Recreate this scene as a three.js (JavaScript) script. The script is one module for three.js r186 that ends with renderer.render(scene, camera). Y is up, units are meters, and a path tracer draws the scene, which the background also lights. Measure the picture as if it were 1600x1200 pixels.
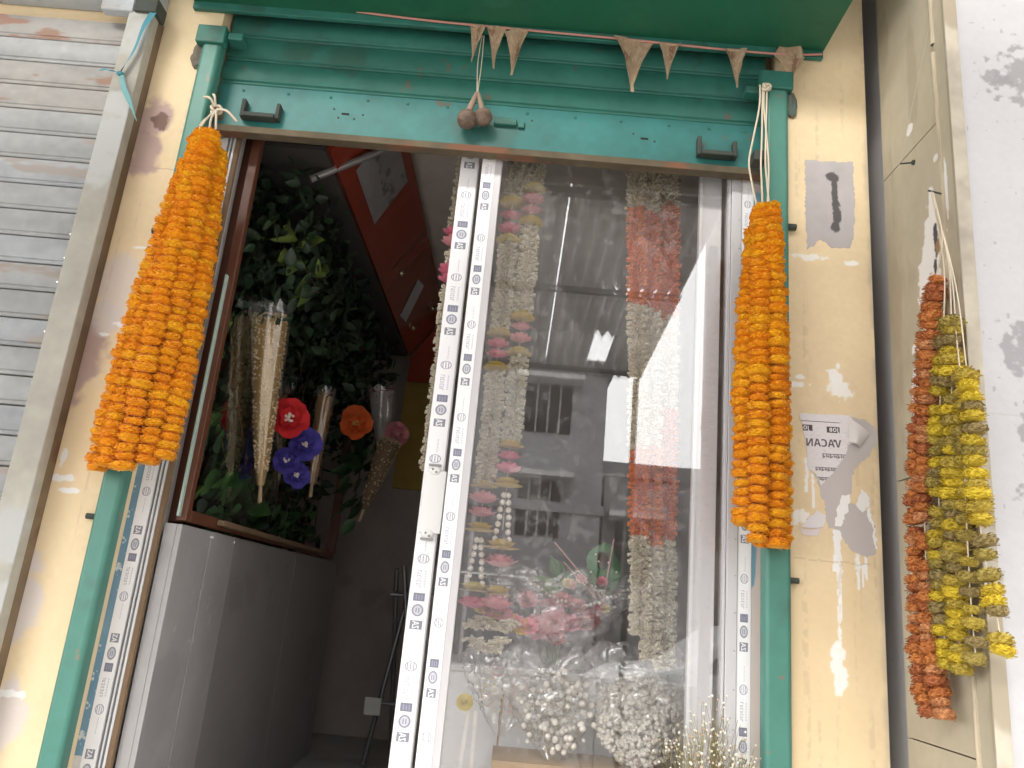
import * as THREE from 'three';
import { mergeGeometries } from 'three/addons/utils/BufferGeometryUtils.js';
import { RoundedBoxGeometry } from 'three/addons/geometries/RoundedBoxGeometry.js';

// ---------------------------------------------------------------- camera, sky, sun, exposure
const scene = new THREE.Scene();
const camera = new THREE.PerspectiveCamera(52.0, 4 / 3, 0.05, 400);
camera.position.set(0, 1.55, 2.5);
camera.quaternion.setFromRotationMatrix(new THREE.Matrix4().makeBasis(
  new THREE.Vector3(0.99602, 0.08878, 0.00803), new THREE.Vector3(-0.08765, 0.95886, 0.27001), new THREE.Vector3(0.01627, -0.26964, 0.96282)));
const renderer = new THREE.WebGLRenderer();
renderer.toneMapping = THREE.LinearToneMapping;
renderer.toneMappingExposure = 4.3;
renderer.shadowMap.enabled = true;
const SUN = new THREE.Vector3(-0.38, 0.5, 0.78).normalize();
{ // hazy white overcast sky, a little brighter towards the veiled sun and towards the horizon
  const w = 128, h = 64, d = new Float32Array(w * h * 4);
  for (let j = 0; j < h; j++) for (let i = 0; i < w; i++) {
    const el = ((j + 0.5) / h - 0.5) * Math.PI, az = ((i + 0.5) / w - 0.5) * 2 * Math.PI;
    const v = new THREE.Vector3(Math.cos(el) * Math.cos(az), Math.sin(el), Math.cos(el) * Math.sin(az));
    const g = Math.max(0, v.dot(SUN)), L = 1.15 + 0.9 * g * g * g * g;
    d.set([L, L * 0.99, L * 0.985, 1], (j * w + i) * 4);
  }
  const sky = new THREE.DataTexture(d, w, h, THREE.RGBAFormat, THREE.FloatType);
  sky.mapping = THREE.EquirectangularReflectionMapping; sky.magFilter = THREE.LinearFilter; sky.needsUpdate = true;
  scene.background = sky; scene.environment = sky;
}
const sun = new THREE.DirectionalLight(new THREE.Color().setRGB(1, 0.965, 0.9), 0.8);
sun.position.copy(SUN).multiplyScalar(20); sun.castShadow = true; sun.shadow.radius = 36;
Object.assign(sun.shadow.camera, { left: -9, right: 9, top: 9, bottom: -9, near: 1, far: 50 });
sun.shadow.mapSize.set(2048, 2048);
scene.add(sun, sun.target);

// ---------------------------------------------------------------- helpers
let seed = 12345;
const rnd = () => { seed = (seed + 0x6D2B79F5) | 0; let t = Math.imul(seed ^ (seed >>> 15), 1 | seed); t = (t + Math.imul(t ^ (t >>> 7), 61 | t)) ^ t; return ((t ^ (t >>> 14)) >>> 0) / 4294967296; };
const rr = (a, b) => a + (b - a) * rnd();
const V = (x, y, z) => new THREE.Vector3(x, y, z);
const col = (r, g, b) => new THREE.Color().setRGB(r, g, b);
const lerp = (a, b, t) => a + (b - a) * t, clamp = (x, a = 0, b = 1) => Math.min(b, Math.max(a, x));
const sstep = (a, b, x) => { const t = clamp((x - a) / (b - a)); return t * t * (3 - 2 * t); };
const mix3 = (a, b, t) => [lerp(a[0], b[0], t), lerp(a[1], b[1], t), lerp(a[2], b[2], t)];
const hash = (i, j) => { let n = Math.imul(i | 0, 374761393) + Math.imul(j | 0, 668265263) | 0; n = Math.imul(n ^ (n >>> 13), 1274126177); return ((n ^ (n >>> 16)) >>> 0) / 4294967296; };
function vnoise(x, y, p = 0) {
  const xi = Math.floor(x), yi = Math.floor(y), fx = x - xi, fy = y - yi, u = fx * fx * (3 - 2 * fx), v = fy * fy * (3 - 2 * fy);
  const m = (k) => p ? ((k % p) + p) % p : k;
  return lerp(lerp(hash(m(xi), m(yi)), hash(m(xi + 1), m(yi)), u), lerp(hash(m(xi), m(yi + 1)), hash(m(xi + 1), m(yi + 1)), u), v);
}
function fbm(x, y, o = 4, p = 0) { let s = 0, a = 0.5, t = 0; for (let k = 0; k < o; k++) { s += a * vnoise(x, y, p); t += a; a *= 0.5; x *= 2; y *= 2; p *= 2; } return s / t; }
const blob = (x, y, cx, cy, rx, ry, k = 30, amt = 1.1, soft = 0.12) =>
  1 - sstep(1 - soft, 1 + soft, Math.hypot((x - cx) / rx, (y - cy) / ry) + (fbm(x * k + cx * 91, y * k + cy * 57, 4) - 0.5) * amt);
const toS = (v) => 255 * (v <= 0.0031308 ? 12.92 * v : 1.055 * Math.pow(v, 1 / 2.4) - 0.055);
// colour texture covering x0..x1 by y0..y1 metres; f(x, y) gives linear rgb
function areaTex(x0, x1, y0, y1, ppm, f, wrap = false) {
  const w = Math.round((x1 - x0) * ppm), h = Math.round((y1 - y0) * ppm), d = new Uint8Array(w * h * 4);
  for (let j = 0; j < h; j++) for (let i = 0; i < w; i++) {
    const c = f(x0 + (i + 0.5) / ppm, y0 + (j + 0.5) / ppm);
    d.set([toS(clamp(c[0])), toS(clamp(c[1])), toS(clamp(c[2])), 255], (j * w + i) * 4);
  }
  const t = new THREE.DataTexture(d, w, h); t.colorSpace = THREE.SRGBColorSpace; t.magFilter = THREE.LinearFilter; t.minFilter = THREE.LinearFilter;
  t.wrapS = t.wrapT = wrap ? THREE.RepeatWrapping : THREE.MirroredRepeatWrapping;
  t.repeat.set(1 / (x1 - x0), 1 / (y1 - y0)); t.offset.set(-x0 / (x1 - x0), -y0 / (y1 - y0)); t.needsUpdate = true;
  return t;
}
function greyTex(size, ppm, f) { const t = areaTex(0, size, 0, size, ppm, (x, y) => { const v = f(x, y); const l = Math.pow(v, 2.2); return [l, l, l]; }, true); t.colorSpace = THREE.NoColorSpace; return t; }
const bumpFine = greyTex(0.5, 512, (x, y) => clamp(0.2 + 0.6 * fbm(x * 40, y * 40, 4, 20)));
const std = (o) => new THREE.MeshStandardMaterial({ roughness: 0.8, side: THREE.DoubleSide, ...o });
const plain = (r, g, b, o = {}) => std({ color: col(r, g, b), ...o });
const glassy = (o) => new THREE.MeshPhysicalMaterial({ transmission: 1, thickness: 0, roughness: 0, ior: 1.5, side: THREE.DoubleSide, ...o });
// tiled paint: base colour broken by fine and coarse patches
function paint(base, spots, o = {}) {
  const { amt = 0.14, size = 2, k = 6, stretch = 1, th = 0.66, chips, ...rest } = o;
  const map = areaTex(0, size, 0, size, 256, (x, y) => {
    const n = fbm(x * k, y * k * stretch, 5, k * size), m = fbm(x * 30 + 7, y * 30, 3, 30 * size);
    let c = base.map((v) => v * (1 + amt * 2 * (n - 0.5) + amt * (m - 0.5)));
    if (spots) c = mix3(c, spots, sstep(th, th + 0.08, fbm(x * 4 + 31.0, y * 4 * stretch + 11, 5, 4 * size)) * 0.9);
    if (chips) c = mix3(c, chips, 0.85 * sstep(0.745, 0.765, fbm(x * 24 + 3, y * 24 + 17, 4, 24 * size)) * sstep(0.45, 0.6, fbm(x * 3, y * 3 + 5, 3, 3 * size)));
    return c;
  }, true);
  return std({ map, bumpMap: bumpFine, bumpScale: 0.0008, ...rest });
}
function uvm(g) { // uv in metres from position, by the way a face points
  if (g.index) g = g.toNonIndexed();
  const p = g.attributes.position, n = g.attributes.normal, uv = new Float32Array(p.count * 2);
  for (let i = 0; i < p.count; i++) {
    const ax = Math.abs(n.getX(i)), ay = Math.abs(n.getY(i)), az = Math.abs(n.getZ(i)), x = p.getX(i), y = p.getY(i), z = p.getZ(i);
    if (az >= ax && az >= ay) { uv[2 * i] = x; uv[2 * i + 1] = y; } else if (ax >= ay) { uv[2 * i] = z; uv[2 * i + 1] = y; } else { uv[2 * i] = x; uv[2 * i + 1] = z; }
  }
  g.setAttribute('uv', new THREE.BufferAttribute(uv, 2)); return g;
}
const box = (x0, x1, y0, y1, z0, z1, r = 0) => uvm((r ? new RoundedBoxGeometry(x1 - x0, y1 - y0, z1 - z0, 2, r) : new THREE.BoxGeometry(x1 - x0, y1 - y0, z1 - z0)).translate((x0 + x1) / 2, (y0 + y1) / 2, (z0 + z1) / 2));
const tube = (pts, r, seg = 0, rad = 6) => new THREE.TubeGeometry(new THREE.CatmullRomCurve3(pts), seg || Math.max(2, pts.length * 4), r, rad);
function bar(a, b, r, rad = 8) { const d = b.clone().sub(a), g = new THREE.CylinderGeometry(r, r, d.length(), rad); g.applyQuaternion(new THREE.Quaternion().setFromUnitVectors(V(0, 1, 0), d.normalize())); return g.translate((a.x + b.x) / 2, (a.y + b.y) / 2, (a.z + b.z) / 2); }
const merge = (list) => { const l = list.map((g) => { const q = g.index ? g.toNonIndexed() : g; if (!q.attributes.uv) q.setAttribute('uv', new THREE.BufferAttribute(new Float32Array(q.attributes.position.count * 2), 2)); for (const k of Object.keys(q.attributes)) if (!['position', 'normal', 'uv'].includes(k)) q.deleteAttribute(k); return q; }); return mergeGeometries(l); };
function surf(nu, nv, f) { // parametric sheet, u and v in 0..1
  const P = [], I = [], T = [];
  for (let j = 0; j <= nv; j++) for (let i = 0; i <= nu; i++) { const p = f(i / nu, j / nv); P.push(p.x, p.y, p.z); T.push(i / nu, j / nv); }
  for (let j = 0; j < nv; j++) for (let i = 0; i < nu; i++) { const a = j * (nu + 1) + i, b = a + 1, c = a + nu + 1, e = c + 1; I.push(a, b, c, b, e, c); }
  const g = new THREE.BufferGeometry(); g.setAttribute('position', new THREE.Float32BufferAttribute(P, 3)); g.setAttribute('uv', new THREE.Float32BufferAttribute(T, 2)); g.setIndex(I); g.computeVertexNormals(); return g;
}
function prismX(profile, x0, x1) { // closed profile of [z, y] swept along x
  const s = new THREE.Shape(profile.map(([z, y]) => new THREE.Vector2(-z, y)));
  return uvm(new THREE.ExtrudeGeometry(s, { depth: x1 - x0, bevelEnabled: false }).rotateY(Math.PI / 2).translate(x0, 0, 0));
}
const flat = (pts, depth) => uvm(new THREE.ExtrudeGeometry(new THREE.Shape(pts.map(([x, y]) => new THREE.Vector2(x, y))), { depth, bevelEnabled: false }));
const taken = {};
const numbered = (n) => { const k = taken[n] = (taken[n] ?? -1) + 1; return k ? n + '_' + String(k).padStart(3, '0') : n; };
function mesh(name, g, m, parent) { const o = new THREE.Mesh(g, m); o.name = name; o.castShadow = o.receiveShadow = true; parent.add(o); return o; }
const part = mesh;
function thing(name, label, category, pos = [0, 0, 0], group) {
  const o = new THREE.Group(); o.name = numbered(name); o.position.set(...pos); o.userData = { label, category, kind: 'thing' }; if (group) o.userData.group = group; scene.add(o); return o;
}
function single(name, g, m, label, category, group) { const o = mesh(numbered(name), g, m, scene); o.userData = { label, category }; if (group) o.userData.group = group; return o; }
function structure(name, g, m, label) { const o = mesh(numbered(name), g, m, scene); o.userData = { kind: 'structure' }; if (label) o.userData.label = label; return o; }

// ---------------------------------------------------------------- materials
const M = {};
M.teal = paint([0.028, 0.158, 0.122], [0.03, 0.105, 0.08], { roughness: 0.5, amt: 0.24, th: 0.66, chips: [0.13, 0.1, 0.07] });
M.guide = paint([0.065, 0.215, 0.17], [0.06, 0.16, 0.13], { roughness: 0.45, amt: 0.14, th: 0.68, chips: [0.2, 0.17, 0.13] });
M.tealPlate = paint([0.024, 0.165, 0.15], [0.035, 0.125, 0.105], { roughness: 0.48, amt: 0.28, th: 0.64, chips: [0.12, 0.1, 0.07] });
M.green = paint([0.012, 0.115, 0.06], [0.02, 0.14, 0.08], { roughness: 0.55 });
M.rust = paint([0.12, 0.095, 0.06], [0.2, 0.09, 0.05], { amt: 0.4, th: 0.58, roughness: 0.9 });
M.darkMetal = paint([0.05, 0.06, 0.05], [0.09, 0.06, 0.04], { th: 0.6 });
M.mortar = paint([0.09, 0.13, 0.11], [0.16, 0.13, 0.1], { th: 0.5, amt: 0.4 });
M.slat = paint([0.29, 0.295, 0.295], [0.28, 0.23, 0.195], { amt: 0.24, th: 0.6, stretch: 3, k: 4, roughness: 0.5 });
M.slatB = paint([0.285, 0.3, 0.315], [0.29, 0.25, 0.22], { amt: 0.25, th: 0.56, stretch: 4, k: 5, roughness: 0.45 });
M.slatRust = paint([0.29, 0.28, 0.265], [0.25, 0.13, 0.085], { amt: 0.25, th: 0.56, stretch: 4, k: 4, roughness: 0.6 });
M.post = paint([0.36, 0.345, 0.3], [0.42, 0.43, 0.42], { amt: 0.2, th: 0.56 });
M.postSide = paint([0.17, 0.12, 0.075], [0.12, 0.06, 0.04], { amt: 0.3, th: 0.6 });
M.alu = plain(0.6, 0.585, 0.6, { roughness: 0.35, metalness: 0.1 });
M.aluWhite = plain(0.66, 0.66, 0.67, { roughness: 0.4 });
M.aluDark = plain(0.28, 0.26, 0.25, { roughness: 0.4, metalness: 0.5 });
M.whitePlastic = plain(0.8, 0.8, 0.79, { roughness: 0.35 });
M.greyPlastic = plain(0.3, 0.3, 0.29, { roughness: 0.5 });
M.black = plain(0.015, 0.014, 0.013);
// window glass with dust and wiped smears: the map lowers the clear share where dust lies
const dustMap = greyTex(2, 256, (x, y) => clamp(1.0 - 0.03 * fbm(x * 3, y * 3, 4, 6) - 0.05 * sstep(0.5, 0.8, fbm(x * 5 + y * 2.5, y * 1.5, 5, 10)) - 0.05 * sstep(0.62, 0.72, fbm(x * 40, y * 40, 3, 80))));
M.glass = glassy({ ior: 1.85, color: col(0.985, 0.985, 0.98), transmissionMap: dustMap });
M.paneSide = glassy({ ior: 1.45, color: col(0.92, 0.97, 0.95) });
M.film = glassy({ ior: 2.2, roughness: 0.16, transmission: 0.96, color: col(0.97, 0.97, 0.97) });
M.string = plain(0.62, 0.54, 0.42, { roughness: 0.95 });
M.pinkString = plain(0.52, 0.25, 0.21, { roughness: 0.9 });
M.cement = paint([0.38, 0.37, 0.35], [0.29, 0.28, 0.26], { th: 0.6 });
M.wood = paint([0.12, 0.042, 0.022], [0.08, 0.03, 0.018], { stretch: 0.2, k: 12, roughness: 0.45 });
M.woodPale = paint([0.2, 0.13, 0.075], [0.14, 0.08, 0.045], { stretch: 0.2, k: 10 });
M.laminate = paint([0.36, 0.35, 0.35], [0.32, 0.31, 0.31], { amt: 0.1, roughness: 0.4, chips: [0.45, 0.44, 0.43] });
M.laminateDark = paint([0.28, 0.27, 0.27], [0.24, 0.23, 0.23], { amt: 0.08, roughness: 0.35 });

// ---------------------------------------------------------------- ground and outside structure
structure('road', box(-60, 60, -0.3, 0, 1.3, 60), paint([0.36, 0.345, 0.32], [0.28, 0.27, 0.25], { size: 4, k: 3, roughness: 0.95 }));
structure('pavement', box(-12, 12, -0.3, 0.13, 0, 1.3), M.cement);
structure('plinth', box(-1.48, 1.16, 0.131, 0.6, -0.24, 0.1), M.cement);

// yellow pillars and lintel of the shop front (one painted wall per pillar)
const YEL = [0.8, 0.64, 0.41], PINK = [0.42, 0.29, 0.28], PALE = [0.66, 0.6, 0.58], CHALK = [0.84, 0.83, 0.8];
const leftTex = areaTex(-1.52, -1.22, 0.4, 4.2, 330, (x, y) => {
  let c = YEL.map((v) => v * (0.97 + 0.1 * (fbm(x * 9, y * 9, 5) - 0.5) + 0.05 * (fbm(x * 60, y * 60, 2) - 0.5)));
  c = mix3(c, [0.78, 0.6, 0.36], 0.5 * sstep(0.5, 0.7, fbm(x * 5 + 3, y * 3, 4)));
  for (const [cx, cy, rx, ry, s] of [[-1.42, 3.12, 0.06, 0.07, 0], [-1.425, 2.99, 0.06, 0.09, 0], [-1.465, 2.21, 0.06, 0.13, 0], [-1.465, 1.42, 0.055, 0.13, 1], [-1.43, 1.1, 0.05, 0.1, 1]]) c = mix3(c, s ? PALE : PINK, 0.85 * blob(x, y, cx, cy, rx, ry, 18, 1.2, 0.25));
  c = mix3(c, [0.2, 0.12, 0.1], blob(x, y, -1.405, 3.12, 0.03, 0.035, 40, 1.3, 0.15));
  for (const [cx, cy, rx, ry] of [[-1.41, 2.47, 0.06, 0.14], [-1.43, 2.35, 0.05, 0.06]]) c = mix3(c, PALE, 0.7 * blob(x, y, cx, cy, rx, ry, 15, 1.1, 0.25));
  for (const [cx, cy, rx, ry] of [[-1.445, 1.81, 0.045, 0.012], [-1.4, 1.775, 0.04, 0.008], [-1.37, 2.34, 0.035, 0.01], [-1.42, 2.3, 0.02, 0.006], [-1.36, 2.62, 0.03, 0.008], [-1.43, 1.17, 0.05, 0.012], [-1.36, 1.87, 0.012, 0.01], [-1.45, 1.88, 0.01, 0.025]]) c = mix3(c, CHALK, blob(x, y, cx, cy, rx, ry, 45, 1.9, 0.18));
  c = mix3(c, [0.52, 0.4, 0.3], 0.35 * sstep(0.62, 0.8, fbm(x * 45, y * 1.6 + 9, 4)) * sstep(0.35, 0.6, fbm(x * 60, y * 60, 2)));
  const crack = Math.abs(y - 2.93 - 0.012 * (fbm(x * 30, 2, 3) - 0.5)); if (crack < 0.0016) c = mix3(c, PINK, 0.7);
  return c;
});
const rightTex = areaTex(0.82, 1.18, 0.4, 4.2, 330, (x, y) => {
  let c = YEL.map((v, i) => v * 0.97 * (0.97 + 0.16 * (fbm(x * 7, y * 7, 5) - 0.5) + 0.06 * (fbm(x * 70, y * 70, 2) - 0.5)));
  c = mix3(c, [0.7, 0.54, 0.32], 0.5 * sstep(0.5, 0.72, fbm(x * 4 + 9, y * 2.5 + 4, 5)));
  c = mix3(c, [0.42, 0.36, 0.28], 0.75 * sstep(1.135, 1.165, x + 0.03 * (fbm(x * 12, y * 12, 4) - 0.5)) * sstep(0.32, 0.55, fbm(x * 20, y * 6, 4)));
  for (const [cx, cy, rx, ry] of [[1.035, 2.33, 0.035, 0.03], [1.025, 2.375, 0.02, 0.03], [0.9, 2.335, 0.025, 0.012], [0.905, 2.36, 0.015, 0.008], [0.95, 2.8, 0.05, 0.012], [1.015, 1.45, 0.02, 0.07], [1.02, 1.56, 0.006, 0.06], [0.91, 1.9, 0.025, 0.02], [1.005, 1.5, 0.012, 0.02], [1.09, 2.79, 0.02, 0.008]]) c = mix3(c, CHALK, 0.9 * blob(x, y, cx, cy, rx, ry, 50, 1.9, 0.18));
  for (const [dx, ya, yb, w] of [[1.022, 1.6, 1.87, 0.0065], [1.018, 1.74, 1.85, 0.013], [1.082, 1.69, 1.8, 0.005], [1.096, 1.7, 1.77, 0.004], [1.106, 1.72, 1.8, 0.004], [1.075, 1.75, 1.8, 0.003], [0.925, 1.98, 2.09, 0.005], [0.945, 1.93, 2.04, 0.004]]) {
    if (y > ya && y < yb && Math.abs(x - dx - 0.006 * (fbm(y * 25, dx * 40, 3) - 0.5)) < w * (0.6 + 0.8 * fbm(y * 60, dx * 9, 2))) c = CHALK;
  }
  c = mix3(c, [0.5, 0.38, 0.25], 0.4 * sstep(0.6, 0.78, fbm(x * 45, y * 1.6 + 3, 4)) * sstep(0.35, 0.6, fbm(x * 60, y * 60, 2)));
  if (Math.abs(y - 1.77 - 0.01 * (fbm(x * 25, 5, 3) - 0.5)) < 0.0014 && x > 0.88 && x < 1.12) c = mix3(c, [0.4, 0.3, 0.2], 0.5);
  return c;
});
const pillarL = thing('painted_pillar', 'cream yellow plastered pillar with pink bare patches between the two shops', 'pillar');
part('plaster_face', box(-1.5, -1.255, 0.131, 4.2, -0.3, 0), std({ map: leftTex, bumpMap: bumpFine, bumpScale: 0.0015, roughness: 0.75 }), pillarL);
const pillarR = thing('painted_pillar', 'tan yellow plastered pillar carrying a torn notice', 'pillar');
part('plaster_face', box(0.845, 1.158, 0.131, 4.2, -0.3, 0), std({ map: rightTex, bumpMap: bumpFine, bumpScale: 0.0015, roughness: 0.75 }), pillarR);
const yellowPlain = paint(YEL, null, { amt: 0.08 });
structure('front_wall', merge([box(-8, 1.164, 4.2, 6.5, -0.3, 0.001), box(-8, -2.7, 0, 4.2, -0.3, 0.001), box(-2.7, -1.5, 0, 4.2, -0.3, 0.0), box(-1.255, 0.845, 3.62, 4.2, -0.3, -0.13)]), yellowPlain);

const ledge = thing('concrete_sunshade', 'concrete sunshade slab jutting out above the shop fronts', 'sunshade');
part('slab', box(-8, 4, 4.3, 4.4, 0.0015, 1.35), M.cement, ledge);
part('drip_edge', box(-8, 4, 4.24, 4.299, 1.29, 1.35), M.cement, ledge);
// ---------------------------------------------------------------- room behind the door
const inWall = paint([0.34, 0.3, 0.27], [0.28, 0.25, 0.22], { amt: 0.1 });
structure('interior_wall', merge([box(-1.6, -1.46, 0.6, 3.64, -3.3, -0.301), box(1.0, 1.12, 0.6, 3.64, -3.3, -0.301), box(-1.6, 1.12, 0.6, 3.64, -3.42, -3.301)]), inWall);
structure('ceiling', box(-1.6, 1.12, 3.641, 3.8, -3.42, -0.301), paint([0.6, 0.54, 0.5], null, { amt: 0.08 }));
structure('interior_floor', box(-1.6, 1.12, 0.45, 0.599, -3.42, -0.241), paint([0.3, 0.29, 0.28], [0.24, 0.23, 0.22], {}));
structure('side_jamb', merge([box(-1.46, -1.26, 0.6, 3.62, -0.32, -0.302), box(0.83, 1.0, 0.6, 3.62, -0.32, -0.302)]), inWall);

// ---------------------------------------------------------------- right neighbour: tan boarded return and white wall
const tanTex = areaTex(-0.35, 0.5, 0.1, 4.2, 256, (z, y) => {
  let c = [0.43, 0.38, 0.285].map((v) => v * (1 + 0.25 * (fbm(z * 6, y * 5, 5) - 0.5) + 0.1 * (fbm(z * 50, y * 30, 3) - 0.5)));
  c = mix3(c, [0.52, 0.46, 0.37], 0.6 * sstep(0.48, 0.7, fbm(z * 3 + 5, y * 1.2 + 8, 4)));
  c = mix3(c, [0.34, 0.29, 0.21], 0.6 * sstep(0.58, 0.75, fbm(z * 12, y * 3, 4)));
  const W = [0.74, 0.72, 0.7];
  for (const [cz, cy, rz, ry] of [[0.325, 2.8, 0.02, 0.12], [0.305, 2.68, 0.05, 0.15], [0.27, 2.58, 0.05, 0.13], [0.42, 2.86, 0.008, 0.1], [0.17, 2.25, 0.022, 0.12], [0.4, 2.55, 0.03, 0.06], [0.22, 3.19, 0.022, 0.02], [0.36, 2.99, 0.015, 0.012], [0.4, 2.72, 0.014, 0.008], [0.2, 2.43, 0.04, 0.02]]) c = mix3(c, W, blob(z, y, cz, cy, rz, ry, 35, 0.8, 0.07));
  for (const [cz, cy, rz, ry] of [[0.335, 2.73, 0.011, 0.05], [0.325, 2.64, 0.01, 0.03]]) c = mix3(c, [0.06, 0.06, 0.07], blob(z, y, cz, cy, rz, ry, 60, 0.9, 0.1));
  c = mix3(c, [0.3, 0.17, 0.08], blob(z, y, 0.345, 2.7, 0.012, 0.022, 60, 0.9, 0.1));
  const line = Math.abs((y - 3.3) - (z - 0.27) * 1.6); if (z > 0.14 && z < 0.42 && line < 0.006) c = mix3(c, [0.5, 0.45, 0.38], 0.7);
  return c;
});
const tanMat = std({ map: tanTex, bumpMap: bumpFine, bumpScale: 0.001, roughness: 0.7 });
const tanWall = thing('boarded_wall', 'tan painted board wall turning toward the street beside the yellow pillar', 'wall');
for (const [y0, y1] of [[0.14, 1.283], [1.287, 2.031], [2.035, 3.1], [3.104, 4.2]]) part('board', box(1.2, 1.226, y0, y1, 0.025, 0.3995), tanMat, tanWall);
part('board', box(1.194, 1.226, 0.14, 4.2, 0.4005, 0.468), tanMat, tanWall);
const cream = paint([0.52, 0.44, 0.32], [0.42, 0.35, 0.26], { th: 0.58 });
part('batten', uvm(tube([V(1.196, 0.15, 0.395), V(1.194, 1.3, 0.398), V(1.192, 2.2, 0.396), V(1.196, 2.9, 0.4), V(1.193, 3.34, 0.4)], 0.0085, 30, 8)), cream, tanWall);
part('batten', uvm(tube([V(1.194, 3.37, 0.401), V(1.194, 4.19, 0.402)], 0.0085, 6, 8)), cream, tanWall);
part('edge_strip', box(1.186, 1.227, 0.14, 4.2, 0.4685, 0.482, 0.003), paint([0.4, 0.36, 0.29], [0.33, 0.28, 0.2], { th: 0.52, amt: 0.35 }), tanWall);
part('nail', merge([bar(V(1.2, 3.05, 0.235), V(1.165, 3.055, 0.215), 0.003), new THREE.SphereGeometry(0.009, 8, 6).translate(1.199, 3.05, 0.235)]), M.darkMetal, tanWall);
part('nail', merge([bar(V(1.2, 2.84, 0.4), V(1.15, 2.85, 0.4), 0.003), new THREE.SphereGeometry(0.008, 8, 6).translate(1.199, 2.84, 0.4)]), M.darkMetal, tanWall);
structure('gap_backing', box(1.1585, 1.2265, 0.131, 4.2, -0.31, -0.2), M.black);
const whiteTex = areaTex(1.2, 2.1, 0.6, 4.1, 256, (x, y) => {
  let c = [0.46, 0.455, 0.465].map((v) => v * (1 + 0.1 * (fbm(x * 4, y * 4, 5) - 0.5) + 0.05 * (fbm(x * 60, y * 60, 2) - 0.5)));
  for (const [cx, cy, rx, ry] of [[1.44, 3.22, 0.09, 0.07], [1.35, 3.2, 0.03, 0.02], [1.345, 2.34, 0.045, 0.06], [1.38, 2.36, 0.03, 0.05], [1.335, 2.11, 0.016, 0.035], [1.34, 2.19, 0.025, 0.012], [1.37, 1.93, 0.04, 0.07], [1.43, 2.95, 0.012, 0.03], [1.47, 2.6, 0.05, 0.05], [1.5, 1.6, 0.06, 0.09]]) c = mix3(c, [0.25, 0.245, 0.25], 0.8 * blob(x, y, cx, cy, rx * 1.15, ry * 1.15, 42, 2.8, 0.2));
  if (fbm(x * 55, y * 55, 2) > 0.9) c = mix3(c, [0.3, 0.28, 0.28], 0.7);
  if (Math.abs(y - 2.155 - 0.006 * (fbm(x * 20, 1, 3) - 0.5)) < 0.0016) c = mix3(c, [0.4, 0.37, 0.36], 0.6);
  return c;
});
const whiteWall = thing('whitewashed_wall', 'flaking white plaster wall at the right edge behind the yellow garlands', 'wall');
part('plaster_face', box(1.2275, 2.6, 0.0, 6, -0.3, 0.474), std({ map: whiteTex, bumpMap: bumpFine, bumpScale: 0.0015, roughness: 0.85 }), whiteWall);

// ---------------------------------------------------------------- left neighbour: grey rolling shutter
function slatProfile(y0, p, z, d) { // shallow curved face, a thin groove, then a small bead that hooks the next slat
  const pts = [[z - 0.006, y0 + p * 0.01]];
  for (let k = 0; k <= 5; k++) { const a = -1.4 + 2.6 * k / 5; pts.push([z + d * 0.45 * Math.cos(a), y0 + p * (0.085 + 0.07 * Math.sin(a))]); }
  for (let k = 0; k <= 9; k++) { const t = k / 9; pts.push([z + d * (0.3 + 0.7 * Math.sin(Math.PI * (0.12 + 0.72 * t))), y0 + p * (0.19 + 0.765 * t)]); }
  pts.push([z - 0.001, y0 + p * 0.975], [z - 0.006, y0 + p * 0.99]);
  return pts;
}
const shutL = thing('rolling_shutter', 'closed grey rolling shutter of the neighbouring shop with rust streaks', 'shutter');
for (let k = 0; k < 34; k++) {
  const y = 3.505 - 0.0985 * (k + 1) + 0.0985;
  part('slat', prismX(slatProfile(y - 0.0985, 0.0985, 0.02, 0.009), -2.7, -1.475), k === 2 || k === 3 || k === 0 ? M.slatRust : k % 3 ? M.slat : M.slatB, shutL);
}
for (let k = 0; k < 9; k++) part('end_clip', new THREE.SphereGeometry(0.006, 8, 6).scale(1.6, 0.8, 0.8).translate(-1.585 + rr(-0.004, 0.004), 2.72 - k * 0.049 * (1 + (k % 2)) * 0.9, 0.036), plain(0.75, 0.75, 0.76, { roughness: 0.25, metalness: 0.8 }), shutL);
const postL = thing('shutter_guide_post', 'worn grey guide post at the edge of the grey neighbouring shutter', 'post');
part('front_face', box(-1.556, -1.466, 0.131, 3.545, 0.045, 0.092, 0.004), M.post, postL);
part('side_flange', box(-1.492, -1.468, 0.131, 3.52, 0.0015, 0.044), M.postSide, postL);
const lint = thing('shutter_box', 'pale grey blue shutter box above the grey neighbouring shutter', 'shutter box');
part('case', box(-2.9, -1.47, 3.56, 4.0, 0.0015, 0.1, 0.008), paint([0.42, 0.45, 0.47], [0.3, 0.27, 0.24], { th: 0.6 }), lint);
part('bracket', box(-1.535, -1.452, 3.5, 3.559, 0.03, 0.105, 0.005), M.darkMetal, lint);
part('bracket', box(-1.66, -1.54, 3.5, 3.56, 0.06, 0.1, 0.006), paint([0.42, 0.45, 0.47], [0.3, 0.27, 0.24], { th: 0.6 }), lint);
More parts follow.
